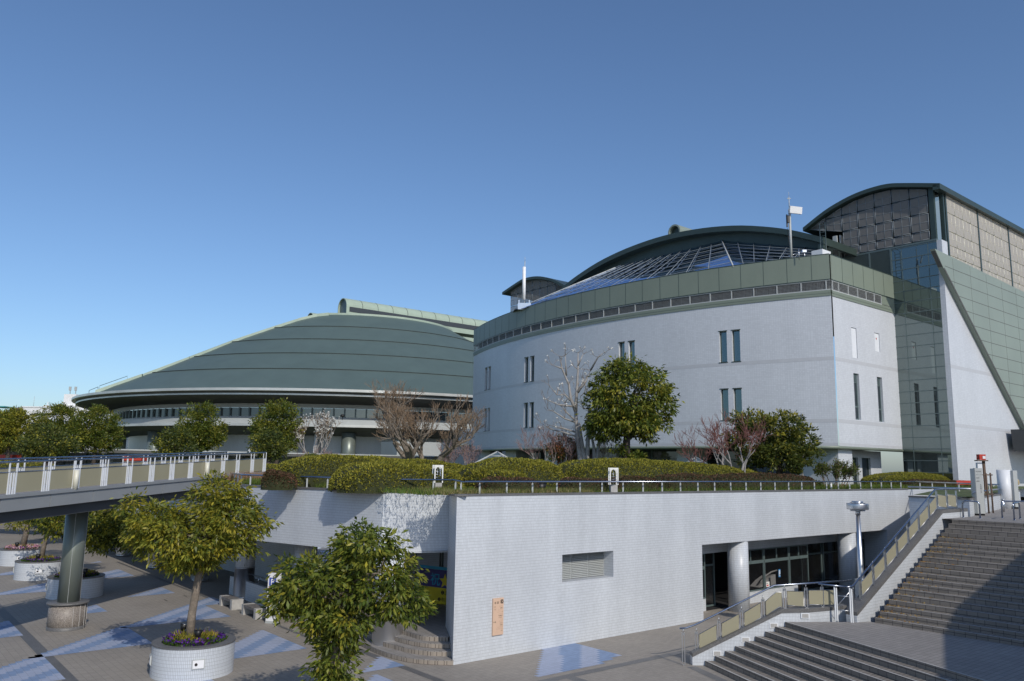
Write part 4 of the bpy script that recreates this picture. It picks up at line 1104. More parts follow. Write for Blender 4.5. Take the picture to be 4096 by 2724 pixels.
for a in np.arange(-178, 15, 2.05): s.obox(Q(a, 44.55, 12.8), V(-math.sin(R(a)), math.cos(R(a)), 0) * .22, V(math.cos(R(a)), math.sin(R(a)), 0) * .28, UP * 1.3)
build("window_posts", s, "frame_green", ar)
s = MB(); ring(s, 48.3, 11.2, 48.3, 11.58); build("balcony_edge", s, "pale_steel", ar)
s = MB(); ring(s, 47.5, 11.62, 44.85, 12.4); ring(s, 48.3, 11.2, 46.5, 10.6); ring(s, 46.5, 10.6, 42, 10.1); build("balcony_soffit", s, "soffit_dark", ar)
s = MB(); ring(s, 42, 4.4, 42, 10.2, st=2.0, smooth=False); build("lower_wall", s, "hall_tile", ar)
for a in (-137, -122, -107, -91, -80.5, -69, -58):
    m = MB(); p = Q(a, 45.4, 0); m.cyl(p[0], p[1], 4.5, 10.5, 1.05, 24); build("round_column", m, "pier_green", ar)
for a in (-114, -99.5, -87):
    m = MB(); p = Q(a, 42.0, 0); d = V(math.cos(R(a)), math.sin(R(a)), 0); k = V(-d[1], d[0], 0)
    m.slab([p + UP * 4.4, p + d * 3.6 + UP * 4.4, p + d * 2.4 + UP * 10.3, p + UP * 10.3], k * .5); build("fin_wall", m, "hall_course", ar)
s = MB(); s.obox(V(-8.2, 112.5, 4.4), V(11, 7, 0), V(-3, 4.6, 0), UP * 4.4); build("annex", s, "panel_grey", ar)
s = MB(); s.obox(V(-15.4, 109, 7.2), V(7, 0, 0) + V(0, 3.0, 0), V(-3, 5, 0), UP * 1.9); build("annex_block", s, "panel_grey", ar)
s = MB()
for k in range(14): s.obox(V(-7.2, 111.6, 8.9 + k * .16), V(7.5, 3.2, 0), V(-.05, .08, 0), UP * .1)
build("louvre_screen", s, "white_paint", ar)
m = MB(); vault(ar, V(-32.0, 146.5, 0), U, N_, 1.75, 60, ZR(19.3) - .1, 2.0, "pale_green_metal", "frame_green", "monitor_roof", 18)
s = MB(); s.obox(V(-32.0, 146.5, ZR(19.3) + .9) - N_ * 1.8 + U * .6, U * 58, N_ * .1, UP * .95); build("monitor_louvre", s, "window_dark", ar)
vault(ar, V(-39.5, 152.5, 0), U, N_, 1.6, 50, ZR(19.3) - 1.3, 1.6, "pale_green_metal", "frame_green", "monitor_roof", 14)
s = MB(); s.tube([Q(-137.5, 50.6, 16.5), Q(-137.5, 50.6, 17.1), Q(-133.4, 50.4, 17.5), Q(-133.4, 50.4, 16.6)], .04, 5); s.tube([Q(-132.4, 50.5, 16.9), Q(-132.4, 50.5, 17.6), Q(-130.5, 47, 19.4), Q(-130.4, 47, 18.6)], .04, 5); build("roof_handrail", s, "dark_green_metal", ar)
for k, (px_, lb) in enumerate(((-107.5, "dark floodlight on the arena balcony between the two left evergreen trees"), (-81.6, "dark floodlight on the arena balcony above the white magnolia"))):
    p = Q(px_, 48.0, 12.3); t = thing("floodlight", lb, "floodlight", tuple(p), "floodlights on the arena balcony")
    m = MB(); m.cyl(p[0], p[1], 12.3, 12.75, .06, 8); build("stem", m, "black_metal", t); m = MB(); m.ball((p[0], p[1] - .15, 12.85), (.34, .3, .22)); build("lamp_head", m, "black_metal", t)

# ---------------------------------------------------------------- covered walkway and far buildings
cw = thing("covered_walkway", "long low covered walkway with a dark flat roof in front of the arena", "walkway", (-35, 84, 5.09))
a_, b_ = V(-60.5, 68.4, 0), V(-9.5, 100.5, 0); d_ = (b_ - a_) / np.linalg.norm(b_ - a_); k_ = V(-d_[1], d_[0], 0)
m = MB(); m.obox(a_ + UP * 6.72, d_ * np.linalg.norm(b_ - a_), k_ * 4.2, UP * .34); build("roof", m, "soffit_dark", cw)
m = MB(); m.obox(a_ + UP * 7.06 - k_ * .06, d_ * np.linalg.norm(b_ - a_), k_ * 4.3, UP * .06); m.obox(a_ + UP * 6.98 - k_ * .06, d_ * np.linalg.norm(b_ - a_), k_ * .06, UP * .08); build("roof_edge", m, "panel_grey", cw)
for s in np.arange(3, 60, 7.0):
    m = MB(); p = a_ + d_ * s + k_ * 2.2; m.cyl(p[0], p[1], 4.6, 6.74, .32, 14); build("pillar", m, "grey_plain_wall", cw)
gw = thing("glazed_screen", "dim grey glazed wall under the covered walkway", "wall", (-30, 92, 5.09))
m = MB(); m.obox(a_ + d_ * 2 + k_ * 4.4 + UP * 4.6, d_ * 56, k_ * .2, UP * 2.1); build("panels", m, "grey_plain_wall", gw)
m = MB()
for s in np.arange(2, 58, 2.0): m.obox(a_ + d_ * s + k_ * 4.34 + UP * 4.6, d_ * .12, k_ * .05, UP * 2.1)
build("posts", m, "dark_green_metal", gw)
for (x, y, lb) in ((-34.6, 74.2, "faded red parasol shelter seen through the bridge railing on the left"), (-47.5, 76.0, "low red kiosk half hidden at the far left railing")):
    t = thing("kiosk", lb, "kiosk", (x, y, 5.09), "red kiosks under the walkway")
    m = MB(); m.box(x, y, 5.09, 1.5, 1.2, .9); build("counter", m, "brown_wall", t); m = MB(); m.box(x, y, 5.99, 1.7, 1.4, .35); build("roof", m, "red_paint", t)
    m = MB(); m.box(x, y - .62, 5.3, 1.1, .02, .5); build("hatch", m, "window_dark", t)

def block(name, label, x, y, z0, sx, sy, h, mat, rows, cols, group=None, rot=0, extra=None, wh=1.4):
    t = thing(name, label, "building", (x, y, z0), group)
    m = MB(); m.box(x, y, z0, sx, sy, h, rot); build("wall", m, mat, t)
    ca, sa = math.cos(rot), math.sin(rot)
    for r_ in range(rows):
        for c_ in range(cols):
            wx = -sx / 2 + (c_ + .5) * sx / cols; wz = z0 + h - 2.6 - r_ * 3.1
            q = MB(); q.box(x + ca * wx + sa * (sy / 2 + .02), y + sa * wx - ca * (sy / 2 + .02), wz, sx / cols * .5, .08, wh, rot); build("window", q, "window_dark", t)
    m = MB(); m.box(x, y, z0 + h, sx + .4, sy + .4, .35, rot); build("parapet", m, mat, t)
    if extra: extra(t)
    return t
def _teal(t):
    m = MB(); m.box(-190.5, 299, 24.6, 5.5, 8, .4); build("canopy", m, "teal_paint", t)
    m = MB(); m.cyl(-183, 305, 25.2, 29.5, .06, 5); build("rod", m, "panel_grey", t); m = MB(); m.cyl(-177.6, 305, 25.2, 27.5, .15, 5); m.box(-177.6, 305, 25.2, 2.2, 2, 1.0); build("roof_box", m, "white_wall", t)
block("apartment_block", "distant brown apartment block with a teal canopy below the hill", -183.5, 310, 0, 13.5, 16, 24.6, "brown_wall", 3, 4, rot=.05, extra=_teal)
block("office_block", "distant plain white block right of the brown apartments", -151.5, 262, 0, 10.5, 12, 22.2, "white_wall", 1, 1, rot=-.1, wh=.6)
def _tower(t):
    m = MB(); m.box(-133.6, 243, 20, 3.6, 5, 5.4); build("stair_tower", m, "white_wall", t)
    for k in (-.9, .8):
        m = MB(); m.cyl(-133.6 + k, 242, 25.6, 27.3, .12, 6); m.box(-133.6 + k, 241.8, 26.6, .7, .25, 1.2); build("aerial", m, "panel_grey", t)
    m = MB()
    for k in range(4): m.box(-128.6, 239.9, 9.5 + 2.6 * k, 13, 1.2, .25)
    build("balcony", m, "white_wall", t)
block("white_apartments", "distant white apartment tower with aerials just left of the arena roof tip", -129.5, 246, 0, 14.5, 12, 21.6, "white_wall", 5, 5, rot=0.0, extra=_tower)
# hill
m = MB(); hx = np.linspace(-1250, -380, 60); rng = np.random.default_rng(5)
def hz(x, y):
    e = 64 * math.exp(-((x + 640) / 120.) ** 2) + 22 * math.exp(-((x + 560) / 40.) ** 2) + 40 * math.exp(-((x + 900) / 180.) ** 2)
    return e
ny = 8; pts = []; n_j = rng.normal(size=(60, ny))
for i, x in enumerate(hx):
    for j in range(ny):
        y = 860 + j * 45; s_ = math.sin(math.pi * min(1, (j + .0) / (ny - 1)) * .5 + .0)
        pts.append((x, y, hz(x, y) * s_ * 1.15 + n_j[i, j] * 1.3 * s_ - 1))
m.add(pts, [[i * ny + j, (i + 1) * ny + j, (i + 1) * ny + j + 1, i * ny + j + 1] for i in range(59) for j in range(ny - 1)], 0, False)
build("hill", m, "hill_green", kind="structure")

# ---------------------------------------------------------------- footbridge on the left
BA = R(8.6); BD = V(math.sin(BA), math.cos(BA), .036); BR = V(math.cos(BA), -math.sin(BA), 0); BP = V(-16.15, 29.9, 5.05)
def K(a, l, z=0.0): return BP + BD * a + BR * l + UP * z
fb = thing("footbridge", "grey raised footbridge with cream infill railings crossing above the left of the plaza", "bridge", (-16, 30, 0))
AE, AS = 8.6, -60.0; LL, LR = -.58, 1.72
m = MB(); m.obox(K(AS, LL + .12, -.16), BD * (12.2 - AS), BR * (LR - LL - .24), UP * .16); build("deck", m, "upper_paver", fb)
m = MB()
n_p = int((AE - AS) / 2.1)
for s_, l in ((1, LR), (-1, LL)):
    for i in range(n_p):
        m.obox(K(AS + 2.1 * i + .012, l, -.43), BD * 2.076, -BR * s_ * .12, UP * .40)
    m.obox(K(AS, l + s_ * .05, -.02), BD * (AE + 3.6 - AS), -BR * s_ * .2, UP * .10)
build("fascia_panel", m, "grey_paint", fb)
m = MB(); m.obox(K(AS, LL + .35, -.80), BD * (AE - .1 - AS), BR * (LR - LL - .62), UP * .64); build("girder", m, "girder_paint", fb)
px, py = -15.95, 29.98
m = MB(); m.cyl(px, py, .93, 4.30, .365, 28); o = build("pier", m, "pier_green", fb)
m = MB()
for t_ in (.0, 1.9, 3.9, 5.2): m.obox(V(px + .36 * math.cos(t_ - 1.2), py + .36 * math.sin(t_ - 1.2), .95), V(.02, 0, 0), V(0, .02, 0), UP * 3.3)
build("pier_seam", m, "panel_grey", o)
m = MB(); m.cyl(px, py, .0, .86, .62, 16); o = build("pier_base", m, "brown_granite", fb)
m = MB(); m.lathe([(.2, .95), (.68, .95), (.71, .915), (.68, .88), (.2, .88)], px, py, 32); build("cap", m, "dark_granite", o)
m = MB()
for i in range(16):
    t_ = 2 * math.pi * i / 16; m.obox(V(px + .61 * math.cos(t_), py + .61 * math.sin(t_), .0), V(.02, 0, 0), V(0, .02, 0), UP * .86)
build("joint", m, "granite_joint", o)
m = MB(); m.lathe([(.63, .0), (.63, .12), (.6, .12)], px, py, 16); build("skirting", m, "dark_granite", o)
ctr = [-13.4, -12.0, -10.6, -9.2, -7.78, -6.36, -4.95, -3.5, -2.08, -.6, .83, 2.27, 3.68, 5.09, 6.45, 7.85, 9.25, 10.75, 12.1]
ctr = list(np.arange(-40, -14, 1.42)) + ctr
for side, l in ((1, LR - .08), (-1, LL + .08)):
    rl = MB(); rl.tube([K(-41, l, 1.09), K(12.15, l, 1.04)], .035, 10); 
    rl.tube([K(-41, l, .745), K(12.1, l, .745)], .022, 6)
    build("handrail", rl, "rail_steel", fb)
    pn = MB()
    for a, b in zip(ctr, ctr[1:]): pn.obox(K(a + .16, l - .012, .12), BD * (b - a - .32), BR * .018, UP * .61)
    build("infill_panel", pn, "cream_panel", fb)
    for i, a in enumerate(ctr):
        if a < -8.5: continue
        po = MB()
        for k, (da, h) in enumerate(((-.15, 1.05), (-.055, .74), (.055, .74), (.15, 1.05))):
            po.slab([K(a + da - .026, l, .06), K(a + da + .026, l, .06), K(a + da + .026, l, h - .04), K(a + da, l, h), K(a + da - .026, l, h - .04)], BR * .02)
        build("post", po, "white_paint", fb)
for a in (-2.2, 6.3):
    m = MB(); p = K(a, LR + .02, 0); m.cyl(p[0], p[1], p[2] + .1, p[2] + .70, .085, 14); m.cyl(p[0], p[1], p[2] + .06, p[2] + .1, .06, 10); build("cylinder_light", m, "cream_paint", fb)

# ---------------------------------------------------------------- terrace railing
tr = thing("terrace_railing", "low steel handrail with slim posts along the terrace roof edge", "railing", (5, 31, 5.13))
path = [V(-12.9, 37.2, 0), V(-10.75, 32.55, 0), V(-4.30, 27.95, 0), V(-2.0, 28.66, 0), V(-1.45, 25.95, 0), V(23.0, 45.7, 0), V(23.2, 38.2, 0)]
rz = 5.52
m = MB(); m.tube([p + UP * rz for p in path[:6]], .032, 10); build("handrail", m, "rail_steel", tr)
m = MB(); m.tube([path[5] + UP * rz, path[6] + UP * rz], .032, 8); m.tube([V(18.45, 32.25, rz - .1), V(17.0, 34.4, rz - .1)], .04, 8); build("handrail", m, "steel", tr)
m = MB(); m.tube([V(18.6, 32.4, 5.28), V(24.6, 40.3, 5.3)], .03, 6); build("lower_rail", m, "rail_steel", tr)
def post(P, h=.40):
    q = MB(); q.slab([P + V(-.028, 0, 0), P + V(.028, 0, 0), P + V(.028, 0, h - .07), P + V(0, 0, h), P + V(-.028, 0, h - .07)], V(0, .03, 0)); build("post", q, "panel_grey", tr)
for i, (a, b) in enumerate(zip(path, path[1:])):
    L = np.linalg.norm(b - a); n = max(1, int(round(L / (1.155 if i < 6 else 1.5))))
    if i == 3: n = 2
    for k in range(n):
        if i == 4: p = T(1.17 + 1.152 * k - .0, .36)
        else: p = a + (b - a) * (k + .4) / n
        post(p + UP * (5.11 if i < 6 else 5.05), .40 if i < 6 else .45)

# ---------------------------------------------------------------- stair railings, gate, lamp
def twin(P, h, X, nm, par, mat="steel"):
    q = MB()
    for k in (-.045, .03): q.obox(P + X * k, X * .02, V(-X[1], X[0], 0) * .035, UP * h)
    q.obox(P - X * .045, X * .09, V(-X[1], X[0], 0) * .034, UP * .02); q.obox(P - X * .03 + UP * (h - .08), X * .06, V(-X[1], X[0], 0) * .03, UP * .06)
    q.tube([P + UP * h, P + UP * (h + .1)], .012, 5)
    return build(nm, q, mat, par)
sr = thing("stair_railing", "steel railing with cream panels along the lower flight of stairs", "railing", (7, 26.1, .4), "panel railings of the staircase")
yl = 26.12
pts = [(5.95, .36), (6.67, .70), (7.39, 1.04), (8.08, 1.39), (8.77, 1.72), (9.46, 1.75), (10.05, 1.75 )]
yy = lambda x: yl + max(0, (x - 9.46)) * .35
for x, z in pts: twin(V(x, yy(x), z), .62, V(1, 0, 0), "post", sr)
twin(V(5.5, 25.95, 0), .98, V(1, 0, 0), "post", sr)
m = MB(); m.tube([V(5.42, yl, 1.07), V(5.62, yl, 1.08), V(5.95, yl, 1.2), V(8.45, yl, 2.42), V(9.5, yl, 2.5), V(11.3, yl + .9, 2.5)], .028, 8); m.tube([V(9.9, yl + .1, 2.48), V(10.9, 26.1, 2.4)], .026, 8); build("handrail", m, "rail_steel", sr)
for (x0, z0), (x1, z1) in zip(pts, pts[1:]):
    if x1 > 10.0: x1 = 10.7
    P = [V(x0 + .08, yy(x0), z0 + .07 + .03), V(x1 - .08, yy(x1), z1 + .04), V(x1 - .08, yy(x1), z1 + .50), V(x0 + .08, yy(x0), z0 + .54)]
    if x0 == 8.08: P = [P[0], V(8.62, yl, 1.78), P[1], P[2], V(8.5, yl, 2.22), P[3]]
    m = MB(); m.slab(P, V(0, .015, 0)); o = build("infill_panel", m, "cream_panel", sr)
    m = MB(); m.tube(P + [P[0]], .013, 4); build("frame", m, "brushed_steel", o)
ur = thing("stair_railing", "steel railing with cream panels along the upper flight of stairs", "railing", (13, 28, 2.5), "panel railings of the staircase")
c_ = U0 - W_ * .17
sl = (4.66 - 1.66) / 6.76
pos = [.29 + .895 * k for k in range(7)]
cz = lambda s: 1.66 + (s + .36) * sl if s < 6.4 else 4.67
for s in pos + [6.42, 7.3, 8.2]: twin(c_ + U * s + UP * cz(s), .68, U, "post", ur)
for a, b in zip(pos + [6.42, 7.3], pos[1:] + [6.42, 7.3, 8.2]):
    P = [c_ + U * (a + .08) + UP * (cz(a) + .12), c_ + U * (b - .08) + UP * (cz(b) + .05), c_ + U * (b - .08) + UP * (cz(b) + .50), c_ + U * (a + .08) + UP * (cz(a) + .56)]
    m = MB(); m.slab(P, -W_ * .015); o = build("infill_panel", m, "cream_panel", ur)
    m = MB(); m.tube(P + [P[0]], .013, 4); build("frame", m, "brushed_steel", o)
m = MB(); m.tube([c_ - U * .55 + UP * 2.42, c_ - U * .2 + UP * 2.42, c_ + U * 6.3 + UP * 5.42, c_ + U * 8.4 + UP * 5.42], .03, 8); build("handrail", m, "rail_steel", ur)
twin(V(10.98, 26.18, 1.35), .95, U, "post", ur)
gt = thing("gate", "narrow white and steel swing gate standing open on the stair landing", "gate", (10.6, 26.5, 1.35))
ga, gb_ = V(10.43, 26.73, 1.35), V(10.83, 26.29, 1.35); gd = gb_ - ga
ga = V(10.40, 26.22, 1.35); gb_ = V(10.80, 26.02, 1.35); gd = gb_ - ga
for p in (ga, gb_):
    m = MB(); m.box(p[0], p[1], 1.35, .035, .05, 1.05); m.box(p[0] + .05, p[1] - .02, 1.35, .035, .05, 1.02); build("stile", m, "white_paint", gt)
m = MB()
for z in (.34, .78): m.tube([ga + UP * z, gb_ + UP * z], .012, 6)
m.tube([ga + UP * .38, gb_ + UP * .93], .014, 6); build("bars", m, "steel", gt)
lp = thing("lamp_post", "tall tapered steel lamp post with a round drum head beside the stairs", "lamp post", (12.3, 28.6, 0))
m = MB(); m.tube([(12.3, 28.6, 0), (12.3, 28.6, 2.2), (12.3, 28.6, 4.55)], [.125, .11, .065], 18); build("pole", m, "brushed_steel", lp)
m = MB(); m.box(12.26, 28.5, 0, .34, .36, 2.35, .9); build("base_box", m, "brushed_steel", lp)
hd_ = MB(); hd_.lathe([(.05, 4.72), (.36, 4.72), (.365, 4.74), (.365, 4.90), (.36, 4.92), (.05, 4.92)], 12.3, 28.6, 36); o = build("drum_head", hd_, "brushed_steel", lp)
m = MB(); m.lathe([(.0, 4.70), (.24, 4.70), (.24, 4.66), (.0, 4.66)], 12.3, 28.6, 24); m.lathe([(.0, 4.94), (.19, 4.94), (.19, 5.0), (.0, 5.0)], 12.3, 28.6, 24); build("cap", m, "steel", o)
m = MB()
for t_ in range(4):
    x, y = 12.3 + .27 * math.cos(t_ * 1.57 + .4), 28.6 + .27 * math.sin(t_ * 1.57 + .4); m.box(x, y, 4.935, .12, .04, .02); m.box(x, y, 4.68, .12, .04, .02)
build("lugs", m, "steel", o); m = MB(); m.cyl(12.3, 28.6, 4.52, 4.70, .085, 16); build("collar", m, "steel", lp)

# ---------------------------------------------------------------- planters with spotlights on the plaza
PC = [(-9.12, 24.25, "purple"), (-19.35, 36.85, "yellow"), (-24.05, 42.15, "mixed"), (-28.2, 47.4, "pink")]
FL_LB = {"purple": "nearest round white tiled planter edged with purple pansies", "yellow": "round tiled planter with yellow flowers behind the bridge pier",
         "mixed": "round tiled planter with low green and violet flowers left of the pier", "pink": "round tiled planter full of pink and white flowers, farthest left"}
fcol = {"purple": [(.10, .02, .28), (.07, .015, .2), (.16, .05, .34)], "yellow": [(.75, .5, .02), (.7, .55, .03), (.5, .35, .02)], "mixed": [(.18, .10, .35), (.08, .14, .03), (.1, .16, .04)], "pink": [(.65, .28, .33), (.75, .62, .62), (.6, .3, .4)]}
proto_pl = None
for x, y, kind in PC:
    rng = np.random.default_rng(abs(hash(kind)) % 1000 if False else len(kind) * 7 + 3)
    if proto_pl is None:
        pl_ = thing("planter", FL_LB[kind], "planter", (0, 0, 0), "round tiled planters on the plaza")
        m = MB(); m.lathe([(1.13, 0), (1.13, .86)], 0, 0, 48); w_ = build("wall", m, "white_tile", pl_)
        m = MB(); m.lathe([(1.15, .855), (1.15, .895), (.88, .895), (.88, .72)], 0, 0, 48, 0, False); build("rim", m, "dark_granite", pl_)
        m = MB(); m.lathe([(.89, .80), (.5, .90), (.0, .93)], 0, 0, 24); build("soil", m, "soil", pl_)
        for ang in (-62, -152):
            a = R(ang); d = V(math.cos(a), math.sin(a), 0); q = V(-d[1], d[0], 0)
            m = MB(); m.obox(d * 1.125 - q * .17 + UP * .33, q * .34, d * .03, UP * .26); o = build("plaque_frame", m, "panel_grey", pl_)
            m = MB(); m.obox(d * 1.15 - q * .145 + UP * .355, q * .29, d * .012, UP * .21); build("plaque", m, "sign_white", o)
            m = MB(); p = d * 1.155 - q * .06 + UP * .46; m.tube([p, p + d * .02], .04, 12); build("socket", m, "ink", o)
        proto_pl = pl_; c = pl_
    else:
        c = copy_tree(proto_pl); c["label"] = FL_LB[kind]
    c.location = (x, y, 0)
    nfl = 900
    def _bed(nm, n, r0, r1, cols, h, L, W, mat, upw=1.0):
        t = rng.random(n) * 2 * math.pi; r_ = r0 + (r1 - r0) * np.sqrt(rng.random(n))
        keep = np.sin(t * 3 + rng.random()) + .9 * rng.normal(size=n) * .5 > -.5
        t, r_ = t[keep], r_[keep]; n = len(t)
        p = np.stack([x + r_ * np.cos(t), y + r_ * np.sin(t), .82 + .1 * (1 - r_ / .9) + h * rng.random(n)], 1)
        dr = unit(rng.normal(size=(n, 3)) * .8 + np.array([0, -.2, upw]))
        cc = np.array(cols)[rng.integers(0, len(cols), n)] * (.75 + .5 * rng.random(n))[:, None]
        np_mesh(nm, leaves(p, dr, L * (.7 + .6 * rng.random(n)), W * (.7 + .6 * rng.random(n)), rng), 4, mat, c, cc, kind="stuff")
    _bed("foliage", 2600, .2, .87, [(.06, .12, .02), (.09, .16, .03), (.05, .09, .02)], .10, .09, .05, "leaf")
    _bed("flowers", 1000 if kind != "mixed" else 350, .45, .87, fcol[kind], .17, .07, .065, "petal", .4)
    if kind == "pink": _bed("flowers", 2200, .1, .88, fcol[kind], .2, .07, .065, "petal", .4)
    if kind == "purple": _bed("ornamental_grass", 900, .1, .62, [(.42, .33, .05), (.3, .26, .04), (.2, .22, .04)], .1, .22, .02, "blade", 1.2)
    if kind == "yellow": _bed("flowers", 700, .3, .8, [(.10, .14, .02), (.35, .28, .02)], .2, .08, .05, "petal")
def spot(x, y, z, aim, label):
    t = thing("spotlight", label, "spotlight", (x, y, z), "small spotlights in the planters")
    m = MB(); m.cyl(x, y, z - .1, z + .14, .018, 8); build("stem", m, "black_metal", t)
    d = V(*aim); d /= np.linalg.norm(d); c = V(x, y, z + .2)
    m = MB(); m.tube([c - d * .09, c, c + d * .10], [.04, .09, .125], 16); h = build("shade", m, "black_metal", t)
    m = MB(); m.tube([c + d * .098, c + d * .106], .11, 16); build("lens", m, "brushed_steel", h)
spot(-9.62, 24.62, .95, (.3, .25, .9), "bowl spotlight with a bright lens left of the nearest planter tree")
spot(-8.88, 23.85, .93, (-.1, .4, .8), "black spotlight in front of the nearest planter tree trunk")
spot(-18.75, 36.4, .92, (-.3, .3, .8), "black spotlight in the planter with yellow flowers")
spot(-23.9, 41.6, .92, (-.1, .3, .8), "black spotlight in the planter with violet flowers")
spot(-28.1, 46.7, .95, (-.1, .3, .8), "black spotlight in the planter with pink flowers")

# ---------------------------------------------------------------- benches, sign, low wall by the colonnade
def bench(label, s, t0, first):
    if first is None:
        b = thing("bench", label, "bench", (0, 0, 0), "stone benches by the colonnade", 0)
        for k in (-.72, .52):
            m = MB(); m.obox(V(k, -.24, 0), V(.2, 0, 0), V(0, .48, 0), UP * .40); build("end_block", m, "concrete", b)
        m = MB()
        for j in range(5): m.obox(V(-.54, -.235 + j * .096, .30), V(1.08, 0, 0), V(0, .086, 0), UP * .09)
        build("seat_slats", m, "old_wood", b)
    else: b = copy_tree(first); b["label"] = label
    p = T(s, t0); b.location = (p[0], p[1], 0); b.rotation_euler = (0, 0, math.atan2(N_[1], N_[0])); return b
b1 = bench("stone bench with a grey slatted seat, left one beside the tiled column", -1.85, 13.45, None)
bench("stone bench with a grey slatted seat, right one next to the parking sign", -1.85, 10.95, b1)
ps = thing("parking_sign", "white slab sign with a blue P square, half hidden by the front tree", "sign", (-8.98, 31.45, 0))
sx_ = V(.95, -.3, 0); sx_ /= np.linalg.norm(sx_); sn = V(-.3, -.95, 0)
m = MB(); m.obox(V(-9.2, 31.5, .09), sx_ * .50, -sn * .12, UP * 1.76); build("slab", m, "sign_white", ps)
m = MB(); m.obox(V(-9.21, 31.49, 0), sx_ * .52, -sn * .12, UP * .09); build("base", m, "panel_grey", ps)
m = MB(); m.obox(V(-9.2, 31.5, 1.38) + sx_ * .06 + sn * .006, sx_ * .30, -sn * .01, UP * .30); q = build("blue_square", m, "sign_blue", ps)
text("lettering", "P", V(-9.2, 31.5, 1.425) + sx_ * .125 + sn * .009, sx_, UP, .30, "sign_white", ps, bold=.02)
m = MB(); m.obox(V(-9.2, 31.5, 1.19) + sx_ * .05 + sn * .006, sx_ * .14, -sn * .01, UP * .13); build("red_square", m, "red_paint", ps)
lw = thing("low_wall", "low white tiled wall with a steel handrail behind the stone benches", "wall", (-10.5, 35.2, 0))
a_, b_ = V(-12.9, 38.1, 0), V(-8.6, 32.7, 0); d_ = b_ - a_; L_ = np.linalg.norm(d_); d_ /= L_; k_ = V(-d_[1], d_[0], 0)
m = MB(); m.obox(a_, d_ * L_, k_ * .18, UP * .8); build("wall", m, "white_tile", lw)
m = MB(); m.tube([a_ + d_ * 1.8 + k_ * .1 + UP * 1.12, b_ + k_ * .1 + UP * 1.12], .025, 8)
for s in (1.85, 3.2, 4.6, 6.2): m.tube([a_ + d_ * s + k_ * .1 + UP * .8, a_ + d_ * s + k_ * .1 + UP * 1.12], .018, 6)
build("handrail", m, "steel", lw)

# ---------------------------------------------------------------- upper plaza: barriers, pillars, stakes, people
hp = None
def hoop(a, b, h, label):
    t = thing("hoop_barrier", label, "barrier", tuple(a), "steel hoop barriers at the top of the stairs")
    d = b - a; L = np.linalg.norm(d); d /= L; r = .13
    pts = [a + UP * 0, a + UP * (h - r)] + [a + d * (r - r * math.cos(t_)) + UP * (h - r + r * math.sin(t_)) for t_ in np.linspace(.2, 1.57, 5)]
    pts += [b - d * (r - r * math.cos(t_)) + UP * (h - r + r * math.sin(t_)) for t_ in np.linspace(1.57, .2, 5)] + [b + UP * (h - r), b]
    m = MB(); m.tube(pts, .03, 10); build("hoop", m, "rail_steel", t)
    for p in (a, b): m = MB(); m.cyl(p[0], p[1], p[2], p[2] + .02, .06, 10); build("foot", m, "rail_steel", t)
hoop(V(17.49, 31.23, 4.35), V(17.92, 30.85, 4.35), .63, "steel hoop barrier in front of the tall dark information pillar")
hoop(V(18.99, 31.22, 4.35), V(20.6, 31.5, 4.35), .64, "wide steel hoop barrier behind the right one, near the round white pillar")
hoop(V(18.6, 29.86, 4.35), V(19.38, 30.75, 4.35), .62, "steel hoop barrier closest to the right edge at the stair head")
ip = thing("information_pillar", "tall narrow grey information pillar with small lettering at the stair head", "sign", (19.08, 32.9, 4.35))
m = MB(); m.obox(V(18.86, 32.95, 4.43), V(.10, -.16, 0), V(.1, .1, 0), UP * 1.8); m.obox(V(18.98, 32.8, 4.43), V(.30, .0, 0), V(.03, .2, 0), UP * 1.82); build("slab", m, "panel_grey", ip)
m = MB(); m.obox(V(18.88, 32.9, 4.35), V(.40, -.06, 0), V(.04, .22, 0), UP * .08); build("base", m, "black_metal", ip)
for i, s_ in enumerate(("県立体育館", "グリーンアリーナ", "武道場", "会議室")): text("lettering", s_, V(19.0, 32.79, 6.1 - i * .13), V(1, 0, 0), UP, .045, "ink", ip)
for i, s_ in enumerate("弓道場入口"): text("lettering", s_, V(19.14, 32.79, 5.55 - i * .07), V(1, 0, 0), UP, .06, "ink", ip)
rp = thing("round_pillar", "stout round pale pillar sign standing left of the guard", "sign", (24.45, 39.75, 4.35))
m = MB(); m.cyl(24.4, 39.75, 4.35, 6.23, .30, 28); build("cylinder", m, "white_paint", rp)
m = MB(); m.obox(V(24.6, 39.5, 4.45), V(.24, .05, 0), V(.05, -.1, 0), UP * 1.75); build("side_panel", m, "panel_grey", rp)
m = MB(); m.box(24.66, 39.55, 4.35, .34, .2, .12); build("foot", m, "black_metal", rp)
bo = thing("bollard", "short round steel bollard near the round pale pillar", "bollard", (22.21, 36.38, 4.35))
m = MB(); m.cyl(22.21, 36.38, 4.35, 4.88, .06, 14); build("post", m, "steel", bo); m = MB(); m.cyl(22.21, 36.38, 4.88, 4.91, .085, 14); build("cap", m, "steel", bo)
sk = thing("tree_stake", "brown wooden support frame of two stakes with crossbars behind the information pillar", "support", (20.75, 34.9, 4.35))
for (x, y, h) in ((20.57, 34.74, 1.7), (20.95, 35.07, 1.72)):
    m = MB(); m.cyl(x, y, 4.35, 4.35 + h, .035, 8); build("stake", m, "rust_stake", sk)
m = MB()
for z in (5.15, 5.98): m.tube([(20.2, 34.55, z), (21.05, 35.1, z)], .03, 6)
build("crossbar", m, "rust_stake", sk)
al = thing("alarm_post", "pale post topped with a small red and white box behind the information pillar", "post", (22.6, 38.6, 4.35))
m = MB(); m.box(22.55, 38.6, 4.35, .22, .16, 2.2); build("post", m, "white_paint", al); m = MB(); m.box(22.75, 38.55, 4.35, .1, .1, 2.4); build("frame", m, "rust_stake", al)
